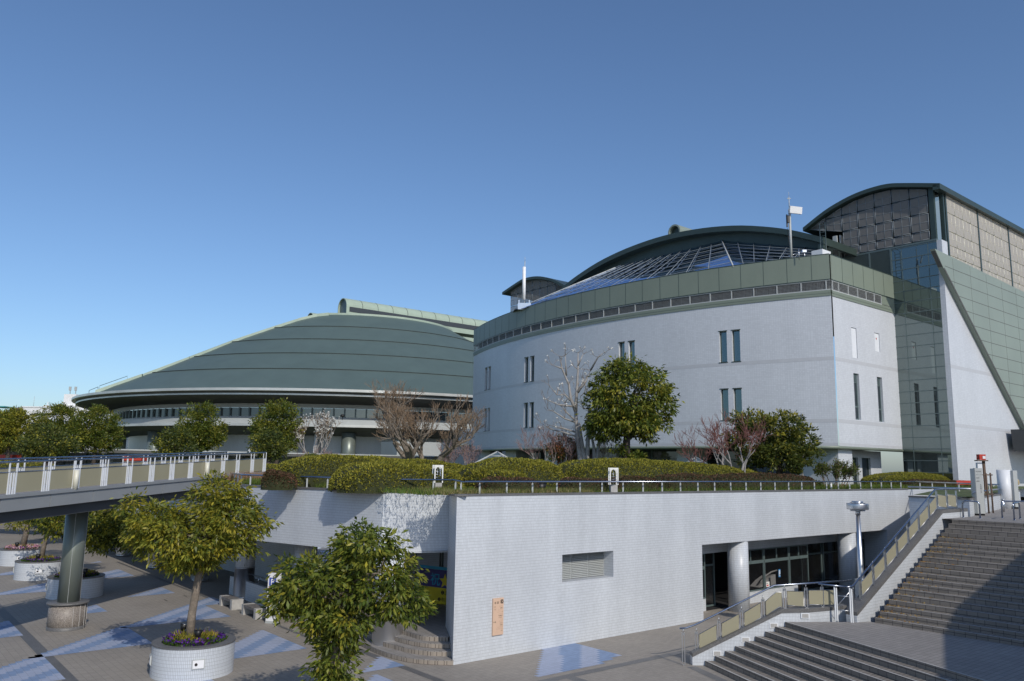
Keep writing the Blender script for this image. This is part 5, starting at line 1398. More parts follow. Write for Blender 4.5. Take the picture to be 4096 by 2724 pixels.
m = MB(); m.box(22.62, 38.5, 6.62, .5, .3, .05); build("shelf", m, "rust_stake", al); m = MB(); m.box(22.62, 38.5, 6.68, .3, .26, .26); o = build("box", m, "red_paint", al); m = MB(); m.box(22.68, 38.36, 6.73, .13, .02, .13); build("light", m, "sign_white", o)
rb = thing("red_banner_strip", "small orange strip sign on the far side of the bright handrail", "sign", (25.5, 44, 5.1))
m = MB(); m.box(25.2, 44.0, 5.42, 1.6, .03, .22); build("board", m, "red_paint", rb); m = MB(); m.box(24.5, 44.02, 5.1, .04, .04, .5); m.box(25.9, 44.02, 5.1, .04, .04, .5); build("legs", m, "panel_grey", rb)

def skin(name, verts, edges, mat, parent, sub=1, root=0):
    off = np.array(rootof(parent).location)
    me = bpy.data.meshes.new(name); me.from_pydata([tuple(np.array(v[:3]) - off) for v in verts], edges, [])
    o = bpy.data.objects.new(name, me); COL.objects.link(o)
    mod = o.modifiers.new("s", 'SKIN'); mod.use_smooth_shade = True
    for i, v in enumerate(verts): me.skin_vertices[0].data[i].radius = (v[3], v[4] if len(v) > 4 else v[3]); me.skin_vertices[0].data[i].use_root = (i == root)
    m2 = o.modifiers.new("d", 'SUBSURF'); m2.levels = sub; m2.render_levels = sub
    dg = bpy.context.evaluated_depsgraph_get(); dg.update()
    nm = bpy.data.meshes.new_from_object(o.evaluated_get(dg)); bpy.data.objects.remove(o); bpy.data.meshes.remove(me)
    nm.name = name; nm.materials.clear(); nm.materials.append(MATS[mat])
    for p in nm.polygons: p.use_smooth = True
    ob = bpy.data.objects.new(name, nm); COL.objects.link(ob); ob.parent = parent; return ob

def person(label, base, face, cloth, pose, helmet=False):
    x, y, z = base; f = V(math.cos(face), math.sin(face), 0); s = V(-f[1], f[0], 0)
    t = thing("person", label, "person", base)
    P = lambda fw, sd, h, *r: tuple(V(x, y, z) + f * fw + s * sd + UP * h) + r
    vs = [P(0, 0, .92, .145, .11), P(0, 0, 1.12, .14, .105), P(.0, 0, 1.33, .165, .11), P(.01, 0, 1.44, .06, .055), P(.015, 0, 1.50, .05, .05)]
    ed = [(0, 1), (1, 2), (2, 3), (3, 4)]
    for sg in (1, -1):
        n = len(vs); vs += [P(0, .09 * sg, .84, .085), P(.02, .10 * sg, .47, .062), P(-.01, .11 * sg, .10, .048), P(.09, .12 * sg, .045, .04)]
        ed += [(0, n), (n, n + 1), (n + 1, n + 2), (n + 2, n + 3)]
        n = len(vs)
        if pose == 'crossed': vs += [P(-.01, .20 * sg, 1.36, .062), P(.03, .24 * sg, 1.12, .05), P(.19, .02 * sg, 1.13 + .03 * sg, .04)]
        else: vs += [P(-.01, .20 * sg, 1.36, .06), P(.0, .25 * sg, 1.08, .048), P(.12, .22 * sg, .88, .038)]
        ed += [(2, n), (n, n + 1), (n + 1, n + 2)]
    body = skin("body", vs, ed, cloth, t)
    # head: skull, jaw, neck, nose, ears, eyes
    m = MB(); c = P(.03, 0, 1.60); m.ball(c, (.078, .078, .105), 16); m.ball(P(.055, 0, 1.535), (.055, .055, .05), 12); m.tube([P(.01, 0, 1.44), P(.02, 0, 1.54)], .05, 10)
    m.ball(P(.112, 0, 1.585), (.018, .014, .022), 8)
    for sg in (1, -1): m.ball(P(.015, .08 * sg, 1.59), (.014, .012, .03), 8)
    hd = build("head", m, "skin", t)
    m = MB()
    for sg in (1, -1): m.ball(P(.098, .03 * sg, 1.612), (.011, .012, .008), 8)
    m.ball(P(.105, 0, 1.545), (.006, .022, .005), 8); build("eyes", m, "ink", hd)
    # hands with five fingers
    for sg in (1, -1):
        w_ = np.array(vs[[i for i, v in enumerate(vs) if True][-1] if sg == -1 else 4 + 7][:3])
        dr = (f * .2 - s * sg * .9) if pose == 'crossed' else (f * .6 - UP * .8)
        dr = dr / np.linalg.norm(dr); sd_ = np.cross(dr, UP if pose == 'crossed' else s); sd_ /= np.linalg.norm(sd_)
        m = MB(); p0 = w_ + dr * .02; m.tube([p0, p0 + dr * .05, p0 + dr * .085], [.026, .036, .034], 8)
        for k in range(4):
            b0 = p0 + dr * .08 + sd_ * (-.027 + .018 * k); Lf = (.062, .072, .068, .052)[k]; cu = np.cross(sd_, dr)
            m.tube([b0, b0 + dr * Lf * .55 + cu * .005, b0 + dr * Lf * .95 + cu * .02], [.009, .008, .007], 6)
        b0 = p0 + dr * .03 + sd_ * .032; m.tube([b0, b0 + dr * .03 + sd_ * .022, b0 + dr * .055 + sd_ * .026], [.011, .009, .008], 6)
        build("hand", m, "sign_white" if helmet else "skin", t)
    for sg in (1, -1):
        m = MB(); q = P(.055, .12 * sg, .05); m.ball(q, (.13 if abs(f[0]) > .7 else .055, .055 if abs(f[0]) > .7 else .13, .055), 10); build("shoe", m, "khaki" if helmet else "black_cloth", t)
    return t, P
gd_, P = person("guard in khaki work clothes, white helmet and mask with crossed arms", (27.5, 43.9, 4.35), R(-150), "khaki", 'crossed', True)
m = MB(); c = P(.02, 0, 1.635); m.ball(c, (.115, .115, .10), 16); m.lathe([(.11, c[2] - .02), (.145, c[2] - .035), (.14, c[2] - .045)], c[0], c[1], 20); build("helmet", m, "sign_white", gd_)
m = MB(); m.ball(P(.08, 0, 1.545), (.055, .062, .05), 12); build("mask", m, "sign_white", gd_)
m = MB(); m.obox(V(*P(.135, -.05, .98)), V(*P(0, .1, 0)) - V(*P(0, 0, 0)), V(.01, .01, 0), UP * .12); build("vest_patch", m, "vest_yellow", gd_)
m = MB(); c = P(0, 0, .95); m.lathe([(.165, .93 + 4.35), (.17, .97 + 4.35), (.16, .99 + 4.35)], c[0], c[1], 20); build("belt", m, "black_cloth", gd_)
dk, P = person("person in black clothing standing in shade behind the upper stair railing", (16.65, 38.1, 0), R(-60), "black_cloth", 'hang')
m = MB(); c = P(.012, 0, 1.625); m.ball(c, (.092, .092, .105), 16); build("hair", m, "hair", dk)
# unseen block added off to the right, footprint shaped to shade the stairs
nb = thing("stair_shade_block", "unseen plain tiled block added outside the right edge to shade the stairs", "building", (30, 8, 4.35))
foot = [(13.6, 7.1), (15.9, 11.5), (17.55, 14.6), (18.1, 16.3), (21.3, 21.4), (30, 30), (60, 5), (40, -20), (15, -10)]
m = MB(); m.prism(foot, 0, 9.0); build("wall", m, "hall_tile", nb)
for k in range(5):
    q = MB(); a, b = V(*foot[4], 0), V(*foot[5], 0); d = (b - a) / np.linalg.norm(b - a); q.obox(a + d * (.8 + 2.4 * k) + V(-.05, .05, 5.6), d * 1.4, V(.06, -.06, 0), UP * 1.6); build("window", q, "window_dark", nb)

# ---------------------------------------------------------------- vegetation
GR = [((.06, .09, .014), 3), ((.10, .125, .018), 3), ((.16, .165, .024), 2.5), ((.21, .195, .028), 1)]
YG = [((.075, .10, .016), 1.6), ((.15, .165, .022), 3), ((.24, .225, .028), 3), ((.31, .265, .03), 1)]
OL = [((.04, .06, .014), 2), ((.075, .095, .02), 3), ((.12, .13, .025), 2), ((.26, .24, .03), .8)]

def tree(name, label, base, trunk_pts, radii, ells, nclump, per, L, W, cr, cols, seed, group=None, bark="bark", limbs=10, cat="tree", droop=.5, inner=.5, limb_r=.035, yellow=None):
    rng = np.random.default_rng(seed); t = thing(name, label, cat, tuple(base), group)
    tp = [V(*p) for p in trunk_pts]
    m = MB(); m.tube(tp, radii, 12)
    cc = crown("crown", ells, nclump, per, L, W, cr, cols, rng, t, droop=droop, inner=inner, yellow=yellow)
    top = tp[-1]; fork = tp[-2] if len(tp) > 2 else tp[-1]
    for i in rng.choice(len(cc), min(limbs, len(cc)), replace=False):
        c = cc[i]; s0 = fork + (top - fork) * rng.random(); mid = (s0 + c) / 2 + rng.normal(size=3) * .12 - UP * .1
        m.tube([s0, mid, c], [limb_r, limb_r * .6, .008], 6)
    build("trunk", m, bark, t); return t

# nearest planter tree
tree("camphor_tree", "yellow green tree with a bare straight trunk in the nearest planter", (-9.3, 24.35, .9),
     [(-9.30, 24.35, .88), (-9.30, 24.38, 1.6), (-9.22, 24.4, 2.4), (-9.17, 24.45, 3.1), (-9.1, 24.5, 4.3)], [.135, .115, .11, .09, .04],
     [(-9.45, 24.5, 3.75, 1.75, 1.6, .75), (-10.5, 24.5, 4.1, 1.1, 1.2, .6), (-8.4, 24.5, 4.25, 1.05, 1.3, .75), (-9.0, 24.6, 4.9, .75, .8, .72), (-8.2, 24.6, 5.05, .35, .4, .45), (-11.3, 24.4, 4.6, .4, .4, .4), (-9.3, 24.4, 3.3, 1.0, 1.0, .5)],
     330, 48, .16, .055, .24, YG, 11, "trees in the round planters", limbs=26, droop=.75, inner=.35, yellow=((.33, .29, .03), .25))
# foreground tree
tree("camphor_tree", "large leafy tree in the foreground centre with shoots covering its trunk", (-3.85, 18.7, .4),
     [(-3.87, 18.6, 0), (-3.85, 18.6, 1.4), (-3.72, 18.6, 2.6), (-3.6, 18.65, 3.4)], [.15, .13, .10, .05],
     [(-4.3, 18.6, 3.35, .95, .9, .7), (-3.0, 18.6, 3.45, .95, .9, .75), (-3.2, 18.6, 4.2, .75, .7, .5), (-2.4, 18.5, 3.0, .55, .6, .45), (-4.9, 18.5, 2.95, .45, .5, .4), (-3.75, 18.5, 2.6, .95, .7, .4), (-3.85, 18.6, 1.6, .52, .5, .85), (-3.85, 18.6, .8, .45, .45, .6)],
     310, 42, .155, .056, .2, [((.06, .09, .014), 2.2), ((.115, .145, .022), 3.5), ((.19, .20, .03), 2.7), ((.28, .25, .03), .5)], 12, None, limbs=26, droop=.7, inner=.3, yellow=None)
# further planter trees
tree("camphor_tree", "dense green tree in the planter with yellow flowers, behind the bridge pier", (-19.35, 36.85, .9), [(-19.35, 36.85, .85), (-19.3, 36.9, 2.2), (-19.2, 36.9, 3.4)], [.13, .1, .05],
     [(-19.2, 36.9, 3.3, 1.7, 1.6, .9), (-17.9, 37, 3.2, 1.1, 1.2, .8), (-18.2, 37, 2.5, .9, .9, .6), (-20.4, 36.9, 3.4, 1.2, 1.2, .8)], 190, 40, .17, .07, .28, YG[:3] + [((.04, .06, .012), 3)], 13, "trees in the round planters", limbs=14, droop=.6)
tree("camphor_tree", "tree with a leaning trunk in the planter with violet flowers, left of the pier", (-24.05, 42.15, .9), [(-24.05, 42.15, .85), (-23.95, 42.2, 2.0), (-23.7, 42.2, 3.4)], [.13, .11, .05],
     [(-23.4, 42.2, 3.5, 1.7, 1.6, .8), (-24.6, 42.2, 3.5, 1.2, 1.2, .7), (-22.3, 42.2, 3.2, 1.2, 1.2, .8)], 190, 38, .18, .07, .28, YG, 14, "trees in the round planters", limbs=14, droop=.6)
tree("camphor_tree", "thin tree with tufts on its trunk in the planter full of pink flowers", (-28.2, 47.4, .9), [(-28.2, 47.4, .85), (-28.0, 47.4, 2.2), (-27.8, 47.4, 4.0)], [.17, .14, .07],
     [(-27.2, 47.4, 4.2, 1.7, 1.6, .9), (-28.9, 47.4, 4.4, 1.3, 1.3, .8), (-28.6, 47.2, 2.3, .3, .3, .7), (-27.8, 47.2, 2.6, .3, .3, .5)], 150, 36, .18, .07, .28, YG, 15, "trees in the round planters", limbs=14, droop=.6)
# big round evergreen on the terrace
tree("evergreen_tree", "round crowned evergreen tree in front of the curved white hall", (6.1, 42.0, 5.1), [(6.05, 42, 5.1), (6.08, 42, 6.6), (6.1, 42.0, 7.4), (6.3, 42, 9.2)], [.24, .21, .19, .08],
     [(6.25, 42, 9.8, 2.05, 1.9, 1.9), (4.9, 42, 9.2, 1.0, 1.2, 1.6), (7.6, 42, 9.4, .95, 1.2, 1.35), (6.2, 42, 10.9, 1.2, 1.2, .85), (5.0, 42, 8.1, 1.05, 1.1, .6), (7.2, 42, 8.2, 1.05, 1.1, .7), (6.2, 41.8, 8.5, 1.4, 1.4, .8)],
     330, 46, .22, .085, .30, [((.055, .085, .014), 2.6), ((.11, .135, .02), 3.5), ((.19, .195, .028), 2.5), ((.26, .235, .03), .7)], 21, None, "dark_bark", 22, droop=.8, inner=.45, limb_r=.06)
tree("trunk_sprout", "tuft of leaf shoots at the foot of the round evergreen tree", (6.2, 41.7, 5.4), [(6.2, 41.7, 5.2), (6.3, 41.65, 5.9), (6.3, 41.65, 6.5)], [.03, .02, .01],
     [(6.5, 41.6, 6.5, .42, .35, .4), (5.65, 41.8, 7.0, .28, .25, .35)], 26, 28, .22, .08, .2, GR, 22, None, "dark_bark", 6, cat="shoots", droop=.7)
# broad evergreen on the right of the terrace
tree("broadleaf_tree", "wide dark green tree with yellowish tufts left of the hall corner", (14.8, 44.0, 5.1), [(14.7, 44, 5.1), (14.75, 44, 6.2), (14.8, 44, 7.3)], [.2, .17, .1],
     [(14.4, 44, 8.2, 1.9, 1.6, 1.0), (13.3, 44, 8.6, 1.0, 1.1, .6), (15.8, 44, 7.7, 1.2, 1.2, .8), (14.6, 43.6, 6.9, 1.4, 1.3, .7), (13.3, 43.8, 6.6, .7, .8, .5), (16.3, 44, 7.0, .8, .9, .45), (12.5, 43.9, 7.7, .5, .7, .6)],
     250, 44, .20, .085, .26, OL, 23, None, "dark_bark", 16, droop=.1, inner=.4, limb_r=.06, yellow=((.33, .29, .04), .3))
# trees before the arena
far = [("A", -43.8, 70, 8.6, 1.9, 1.7, YG, "yellowish round evergreen at the left edge of the photo"), ("A2", -46.2, 72, 8.2, 1.6, 1.8, YG, "yellow green bushy tree cut by the left edge of the photo"), ("B", -43.1, 76, 9.1, 2.3, 2.0, GR, "tall pointed evergreen below the white apartment tower"),
       ("C", -37.3, 72, 8.7, 2.15, 2.0, GR, "broad dome shaped evergreen at the left end of the arena"), ("D", -24.0, 62, 8.6, 1.65, 1.75, GR, "round evergreen in front of the left arena wall"), ("E", -24.3, 58, 7.3, 1.35, .95, OL, "low spreading olive green tree left of the white arena wall"),
       ("F", -17.5, 60, 8.7, 1.75, 1.85, GR, "tall round evergreen near the middle of the arena"), ("G", -16.6, 55, 7.3, 1.1, .95, OL, "small olive green tree at the end of the bridge railing"), ("H", -30.0, 52, 7.0, 1.7, .9, OL, "spreading yellow olive tree in front of the covered walkway roof"), ("I", -40.5, 69, 7.6, 1.6, 1.4, OL, "dull green bush below the tall pointed evergreen")]
for i, (k, x, y, z, rx, rz_, co, lb) in enumerate(far):
    el = [(x, y, z, rx, rx * .9, rz_), (x + .5 * rx * .6, y, z - rz_ * .35, rx * .75, rx * .8, rz_ * .55), (x - .5 * rx * .7, y, z - rz_ * .3, rx * .7, rx * .8, rz_ * .55), (x + .15, y, z + rz_ * .55, rx * .45, rx * .45, rz_ * .5)]
    tree("evergreen_tree", lb, (x, y, 5.09), [(x, y, 4.9), (x + .05, y, 6.2), (x, y, z)], [.2, .17, .06], el, int(130 * rx * rz_ / 1.6), 46, .17, .085, .30, co, 30 + i, "evergreen trees in front of the arena", "dark_bark", 8, droop=.2, inner=.55)

def bare(name, label, base, stems, seed, bark, twig, depth=4, L=1.4, r=.1, spread=.55, up=.25, group=None, shrink=.72, twr=.012, kids=(2, 3), minr=.006, flowers=None, cat="tree", leafc=None, wob=.16):
    rng = np.random.default_rng(seed); t = thing(name, label, cat, tuple(base), group)
    segs = []; tips = []
    for (p, d, ll, rr_) in stems: branch(p, d, ll, rr_, depth, rng, segs, tips, spread, up, shrink, kids, wob, minr)
    thick = [s for s in segs if s[2] > twr]; thin = [s for s in segs if s[2] <= twr]
    np_mesh("trunk", frusta(thick, 6), 4, bark, t)
    if thin: np_mesh("twigs", frusta(thin, 3), 4, twig, t, kind="stuff" if len(thin) > 100 else None)
    if flowers:
        n, sz = flowers; ids = rng.choice(len(tips), n); p = np.array([tips[i][0] for i in ids]) + rng.normal(size=(n, 3)) * .05
        k = 4; pp = np.repeat(p, k, axis=0); dr = unit(rng.normal(size=pp.shape) + np.array([0, 0, .5]))
        np_mesh("blossom", leaves(pp, dr, sz * np.ones(len(pp)), sz * .7 * np.ones(len(pp)), rng), 4, "petal", t, np.tile(np.array([[.80, .79, .74]]), (len(pp), 1)), kind="stuff")
    if leafc:
        n, sz, cols = leafc; ids = rng.choice(len(tips), n); p = np.array([tips[i][0] - tips[i][1] * .3 * rng.random() for i in ids]) + rng.normal(size=(n, 3)) * .08
        cc = np.array(cols)[rng.integers(0, len(cols), n)] * (.7 + .6 * rng.random(n))[:, None]
        np_mesh("foliage", leaves(p, unit(rng.normal(size=p.shape)), sz * (.7 + .6 * rng.random(n)), sz * .6 * np.ones(n), rng), 4, "leaf", t, cc, kind="stuff")
    return t
# big bare tree, three stems
bare("bare_tree", "large bare tree with three grey stems and reddish twigs on the left mound", (-5.2, 42, 5.1),
     [((-5.40, 42.0, 5.1), (.08, 0, 1), 1.35, .26), ((-4.55, 42.2, 5.3), (.28, .1, 1), 1.3, .18), ((-4.15, 41.9, 5.3), (.55, -.1, 1), 1.4, .22),
      ((-5.38, 42, 6.2), (-.75, .1, .85), 1.25, .15), ((-5.35, 42, 6.4), (-.2, -.1, 1), 1.3, .16), ((-3.6, 41.9, 6.4), (.7, 0, .75), 1.15, .13)],
     42, "bark", "twig_brown", 5, 1.3, .2, .62, .22, shrink=.74, twr=.014, minr=.0075, wob=.13)
bare("bare_tree", "small pinkish bare tree behind the big bare tree", (-3.4, 47, 5.1), [((-3.5 + .3 * k, 47, 5.1), ((k - 1.5) * .25, 0, 1), .75, .06) for k in range(4)], 43, "pale_bark", "twig_pink", 4, shrink=.75, twr=.02, minr=.008)
# white magnolia beside the round tree
t = thing("magnolia_tree", "pale bare magnolia with scattered white blossom left of the round evergreen", "tree", (3.7, 43, 5.1))
rng = np.random.default_rng(44); m = MB(); tips = []; segs = []
for k, l in enumerate([[(3.74, 6.57), (3.61, 7.45), (3.54, 8.34), (3.5, 9.01)], [(3.94, 6.58), (3.69, 8.12), (3.66, 8.39)], [(4.12, 6.58), (4.16, 7.46), (4.25, 9.2)], [(4.52, 6.59), (4.48, 7.11), (4.32, 7.86)], [(4.65, 6.59), (4.79, 7.34), (5.15, 7.97)], [(3.5, 9.01), (3.22, 9.72), (3.13, 10.44), (2.74, 11.35), (2.61, 12.01)], [(3.5, 9.01), (3.55, 10.09), (3.62, 11.27), (3.62, 12.2)], [(3.58, 10.05), (4.03, 10.64), (4.32, 11.28)], [(3.47, 8.43), (2.91, 8.6), (2.28, 8.99), (1.99, 9.08)], [(3.49, 7.9), (2.78, 8.11), (2.17, 8.25)], [(3.52, 7.67), (2.78, 7.91), (2.2, 8.05), (1.66, 8.4)], [(3.22, 9.59), (2.9, 9.92), (2.5, 9.89), (2.09, 10.38)], [(3.31, 9.28), (2.55, 9.35), (1.87, 9.61)], [(3.47, 8.52), (2.95, 9.0), (2.73, 9.27)], [(4.25, 9.2), (3.92, 9.13), (3.71, 9.78)], [(4.09, 9.83), (4.12, 10.19), (3.85, 10.82)], [(2.74, 11.35), (2.24, 11.52)], [(2.99, 10.94), (2.91, 12.03)], [(4.32, 11.28), (4.7, 11.97), (4.91, 12.13)], [(3.62, 11.5), (3.91, 12.16)]]):
    r0 = .15 if k < 5 else (.10 if k < 8 else .055); yo = rng.normal() * .35 if k > 7 else 0
    q = [V(x, 43 + yo * (i / len(l)), z) for i, (x, z) in enumerate(l)]
    if k < 5: q = [V(q[0][0], 43, 5.1)] + q
    m.tube(q, list(np.linspace(r0, r0 * (.6 if k < 3 else .3), len(q))), 7)
    if k > 4:
        for p in q[1:]:
            for _ in range(3): branch(p, unit(rng.normal(size=(1, 3)))[0] + UP * .6, .35, .011, 1, rng, segs, tips, .5, .3, .7, (1, 2), .15, .007, 2)
build("trunk", m, "pale_bark", t); np_mesh("twigs", frusta(segs, 3), 4, "twig_brown", t, kind="stuff")
ids = rng.choice(len(tips), 110); pp = np.repeat(np.array([tips[i][0] for i in ids]), 4, axis=0)
np_mesh("blossom", leaves(pp, unit(rng.normal(size=pp.shape) + np.array([0, 0, .5])), .09 * np.ones(len(pp)), .06 * np.ones(len(pp)), rng), 4, "petal", t, np.tile(np.array([[.8, .79, .74]]), (len(pp), 1)), kind="stuff")
bare("magnolia_tree", "small magnolia covered in white blossom in front of the arena", (-14.4, 60, 5.1),
     [((-14.5, 60, 5.1), (-.1, 0, 1), 1.6, .1), ((-14.3, 60, 5.4), (.3, 0, 1), 1.5, .08), ((-14.5, 60, 5.8), (-.5, .2, 1), 1.3, .07), ((-14.2, 60, 6.3), (.6, 0, 1), 1.2, .06)],
     45, "pale_bark", "twig_brown", 4, spread=.5, up=.35, shrink=.7, twr=.012, minr=.01, flowers=(620, .10))
bare("bare_shrub", "small pinkish bare tree in front of the white magnolia by the arena", (-14.0, 57, 5.1), [((-14 + .2 * k, 57, 5.1), ((k - 1.5) * .4, 0, 1), .8, .05) for k in range(4)], 46, "twig_pink", "twig_pink", 3, twr=.01, minr=.009)
# red brown bare shrub on the right
bare("bare_shrub", "reddish brown bare tree left of the wide dark green tree", (11.6, 42, 5.1),
     [((10.6, 42, 5.2), (-.55, 0, 1), 1.1, .07), ((11.3, 42, 5.2), (-.2, 0, 1), 1.25, .075), ((11.6, 42.1, 5.2), (.1, 0, 1), 1.2, .07), ((12.0, 42, 5.2), (.35, 0, 1), 1.2, .075), ((11.2, 41.9, 5.5), (-.5, 0, 1), 1.1, .05), ((12.2, 41.9, 5.6), (.2, 0, 1), 1.0, .05)],
     47, "pale_bark", "twig_red", 4, spread=.6, up=.22, shrink=.74, twr=.02, minr=.0085)
bare("bare_shrub", "grey twiggy bare shrub below the left pair of hall windows", (1.9, 44, 5.3), [((1.7 + .22 * k, 44, 5.3), ((k - 1.6) * .33, 0, 1), .9, .045) for k in range(5)], 48, "pale_bark", "twig_pink", 4, spread=.5, shrink=.74, twr=.015, minr=.007)
bare("bare_shrub", "grey bare shrub between the magnolia stems and the round evergreen trunk", (5.2, 44.5, 5.2), [((4.8 + .22 * k, 44.5, 5.2), ((k - 2) * .25, 0, 1), .85, .04) for k in range(5)], 49, "pale_bark", "twig_pink", 3, spread=.45, shrink=.76, twr=.015, minr=.008)
tree("red_shrub", "rounded shrub with orange red new leaves beside the grey bare shrub", (2.9, 44.4, 5.2), [(2.9, 44.4, 5.2), (2.9, 44.4, 6.0), (2.85, 44.4, 6.8)], [.06, .05, .02], [(3.0, 44.4, 7.0, .75, .7, .75), (3.35, 44.4, 6.6, .5, .6, .55), (2.4, 44.4, 6.8, .45, .5, .6)],
     80, 34, .14, .06, .2, [((.07, .08, .02), 2), ((.16, .12, .03), 2), ((.30, .12, .05), 2.4)], 50, None, "bark", 8, cat="shrub", droop=.1)
# right hand bush, cloud pruned shrub
bare("leafy_shrub", "round twiggy shrub with fresh green leaves in front of the hall corner pillar", (17.4, 43, 5.1), [((16.9 + .13 * k, 43, 5.1), ((k - 3) * .22, .05 * (k % 3 - 1), 1), .55, .03) for k in range(8)], 51, "twig_brown", "twig_brown", 3, spread=.45, shrink=.74, twr=.012, minr=.006, cat="shrub", leafc=(2600, .10, [(.10, .14, .025), (.15, .17, .03), (.07, .10, .02)]))
t = thing("cloud_pruned_shrub", "small cloud pruned shrub with flat leafy pads left of the twiggy shrub", "shrub", (15.75, 43.2, 5.1))
rng = np.random.default_rng(52); m = MB(); m.tube([(15.7, 43.2, 5.1), (15.75, 43.2, 5.6), (15.68, 43.2, 6.1), (15.8, 43.2, 6.9)], [.05, .045, .035, .02], 7)
for (x, z, rx) in ((15.95, 6.95, .45), (15.9, 6.45, .42), (15.45, 6.6, .22), (15.5, 6.3, .2), (15.35, 6.0, .24), (15.75, 5.5, .5), (16.2, 5.35, .45)):
    m.tube([(15.72, 43.2, z - .25), (x, 43.2, z - .02)], [.025, .012], 5); crown("leaf_pad", [(x, 43.2, z, rx, .4, .11)], 26, 26, .09, .05, .1, OL, rng, t, droop=-.3)
build("trunk", m, "pale_bark", t)
t = thing("cloud_pruned_shrub", "small cloud pruned pine like shrub near the left garden lantern", "shrub", (-11.2, 47, 5.1))
m = MB(); m.tube([(-11.2, 47, 5.1), (-11.3, 47, 5.8), (-11.1, 47, 6.2)], [.06, .05, .03], 7)
for (x, z, rx) in ((-11.6, 6.35, .55), (-10.9, 6.05, .6), (-11.9, 5.9, .4)):
    m.tube([(-11.25, 47, 5.7), (x, 47, z)], [.03, .012], 5); crown("leaf_pad", [(x, 47, z, rx, .5, .13)], 30, 26, .10, .05, .12, OL, rng, t, droop=-.3)
build("trunk", m, "pale_bark", t)

# ---------------------------------------------------------------- clipped hedges
HG = [((.22, .215, .03), 4), ((.28, .26, .034), 3), ((.15, .16, .024), 2), ((.36, .31, .04), 1)]
HBR = [((.11, .06, .034), 3), ((.16, .085, .05), 2.5), ((.06, .045, .02), 2.5), ((.07, .075, .02), 1)]
def hedge(label, pth, hw, h, seed, cols, z0=5.08, dens=420, leaf=.075, p=.62, group=None, endp=2.2, topcols=None):
    """rounded clipped mass along a path of (x, y, height factor)"""
    rng = np.random.default_rng(seed); pth = np.array(pth, float); P2 = pth[:, :2]
    sl = np.r_[0, np.cumsum(np.linalg.norm(np.diff(P2, axis=0), axis=1))]; Lh = sl[-1]
    t = thing("hedge", label, "hedge", (P2[:, 0].mean(), P2[:, 1].mean(), z0), group)
    def surf(u, a):
        """u in 0..1 along, a in 0..pi across"""
        s = u * Lh; e = np.clip(1 - np.abs(2 * u - 1) ** (2 * max(1.5, Lh / hw * .55)), 0, 1) ** (1 / endp)
        x = np.interp(s, sl, P2[:, 0]); y = np.interp(s, sl, P2[:, 1]); hf = np.interp(s, sl, pth[:, 2])
        x2 = np.interp(np.clip(s + .3, 0, Lh), sl, P2[:, 0]); y2 = np.interp(np.clip(s + .3, 0, Lh), sl, P2[:, 1])
        x1 = np.interp(np.clip(s - .3, 0, Lh), sl, P2[:, 0]); y1 = np.interp(np.clip(s - .3, 0, Lh), sl, P2[:, 1])
        dx, dy = x2 - x1, y2 - y1; n = np.hypot(dx, dy) + 1e-6; dx, dy = dx / n, dy / n
        ca, sa = np.cos(a), np.sin(a); w = hw * e * np.sign(ca) * np.abs(ca) ** p; z = h * hf * e ** .8 * np.abs(sa) ** p
        bump = .05 * np.sin(x * 2.3 + 1.3 * seed) * np.sin(y * 1.9) + .035 * np.sin(x * 5.1) * np.cos(y * 4.3 + seed)
        return np.stack([x - dy * w, y + dx * w, z0 + z + bump * sa], -1)
    nu, na = max(12, int(Lh * 3)), 14
    uu, aa = np.meshgrid(np.linspace(.001, .999, nu), np.linspace(0, math.pi, na), indexing='ij')
    q = surf(uu.ravel(), aa.ravel()); q[:, 2] -= .04
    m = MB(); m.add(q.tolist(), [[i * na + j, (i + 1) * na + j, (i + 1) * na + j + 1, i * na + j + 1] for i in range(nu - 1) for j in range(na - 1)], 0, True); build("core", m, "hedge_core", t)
    n = int(dens * (Lh + hw) * (2 * h + 1.4 * hw)); u = rng.random(n); a = rng.random(n) * math.pi
    c = surf(u, a); d1 = surf(np.clip(u + .004, 0, 1), a) - c; d2 = surf(u, np.clip(a + .03, 0, math.pi)) - c
    nr = unit(np.cross(d1, d2) + 1e-9); ctr = np.stack([np.interp(u * Lh, sl, P2[:, 0]), np.interp(u * Lh, sl, P2[:, 1]), np.full(n, z0 + h * .3)], 1)
    nr = np.where(((c - ctr) * nr).sum(1, keepdims=True) < 0, -nr, nr)
    dr = unit(nr * 1.0 + rng.normal(size=(n, 3)) * .75)
    w = np.array([k[1] for k in cols], float); base = np.array([k[0] for k in cols], float)
    f = np.sin(c[:, 0] * 1.7 + seed) * np.sin(c[:, 1] * 1.3) * .5 + rng.normal(size=n) * .6
    idx = np.clip(((f + 1.5) / 3 * len(cols)).astype(int), 0, len(cols) - 1); ridx = rng.choice(len(cols), n, p=w / w.sum())
    idx = np.where(rng.random(n) < .35, idx, ridx); tint = base[idx] * (.7 + .6 * rng.random(n))[:, None]
    np_mesh("leaf_cover", leaves(c - nr * leaf * .5, dr, leaf * (.7 + .7 * rng.random(n)), leaf * .62 * np.ones(n), rng), 4, "hedge_leaf", t, tint, kind="stuff")
    return t
def TT(*q): return [(float(T(s, t)[0]), float(T(s, t)[1]), f) for s, t, f in q]
bg_ = "low brown clipped hedges behind the railing"
hedge("low brown clipped hedge, leftmost below the first green hump", TT((2.0, 1.5, 1), (4.6, 1.5, 1)), .55, .58, 1, HBR, group=bg_, leaf=.06)
hedge("low brown clipped hedge just left of the pale garden lantern", TT((5.9, 1.5, .95), (7.5, 1.5, .95), (9.0, 1.5, .8)), .55, .56, 2, HBR, group=bg_, leaf=.06)
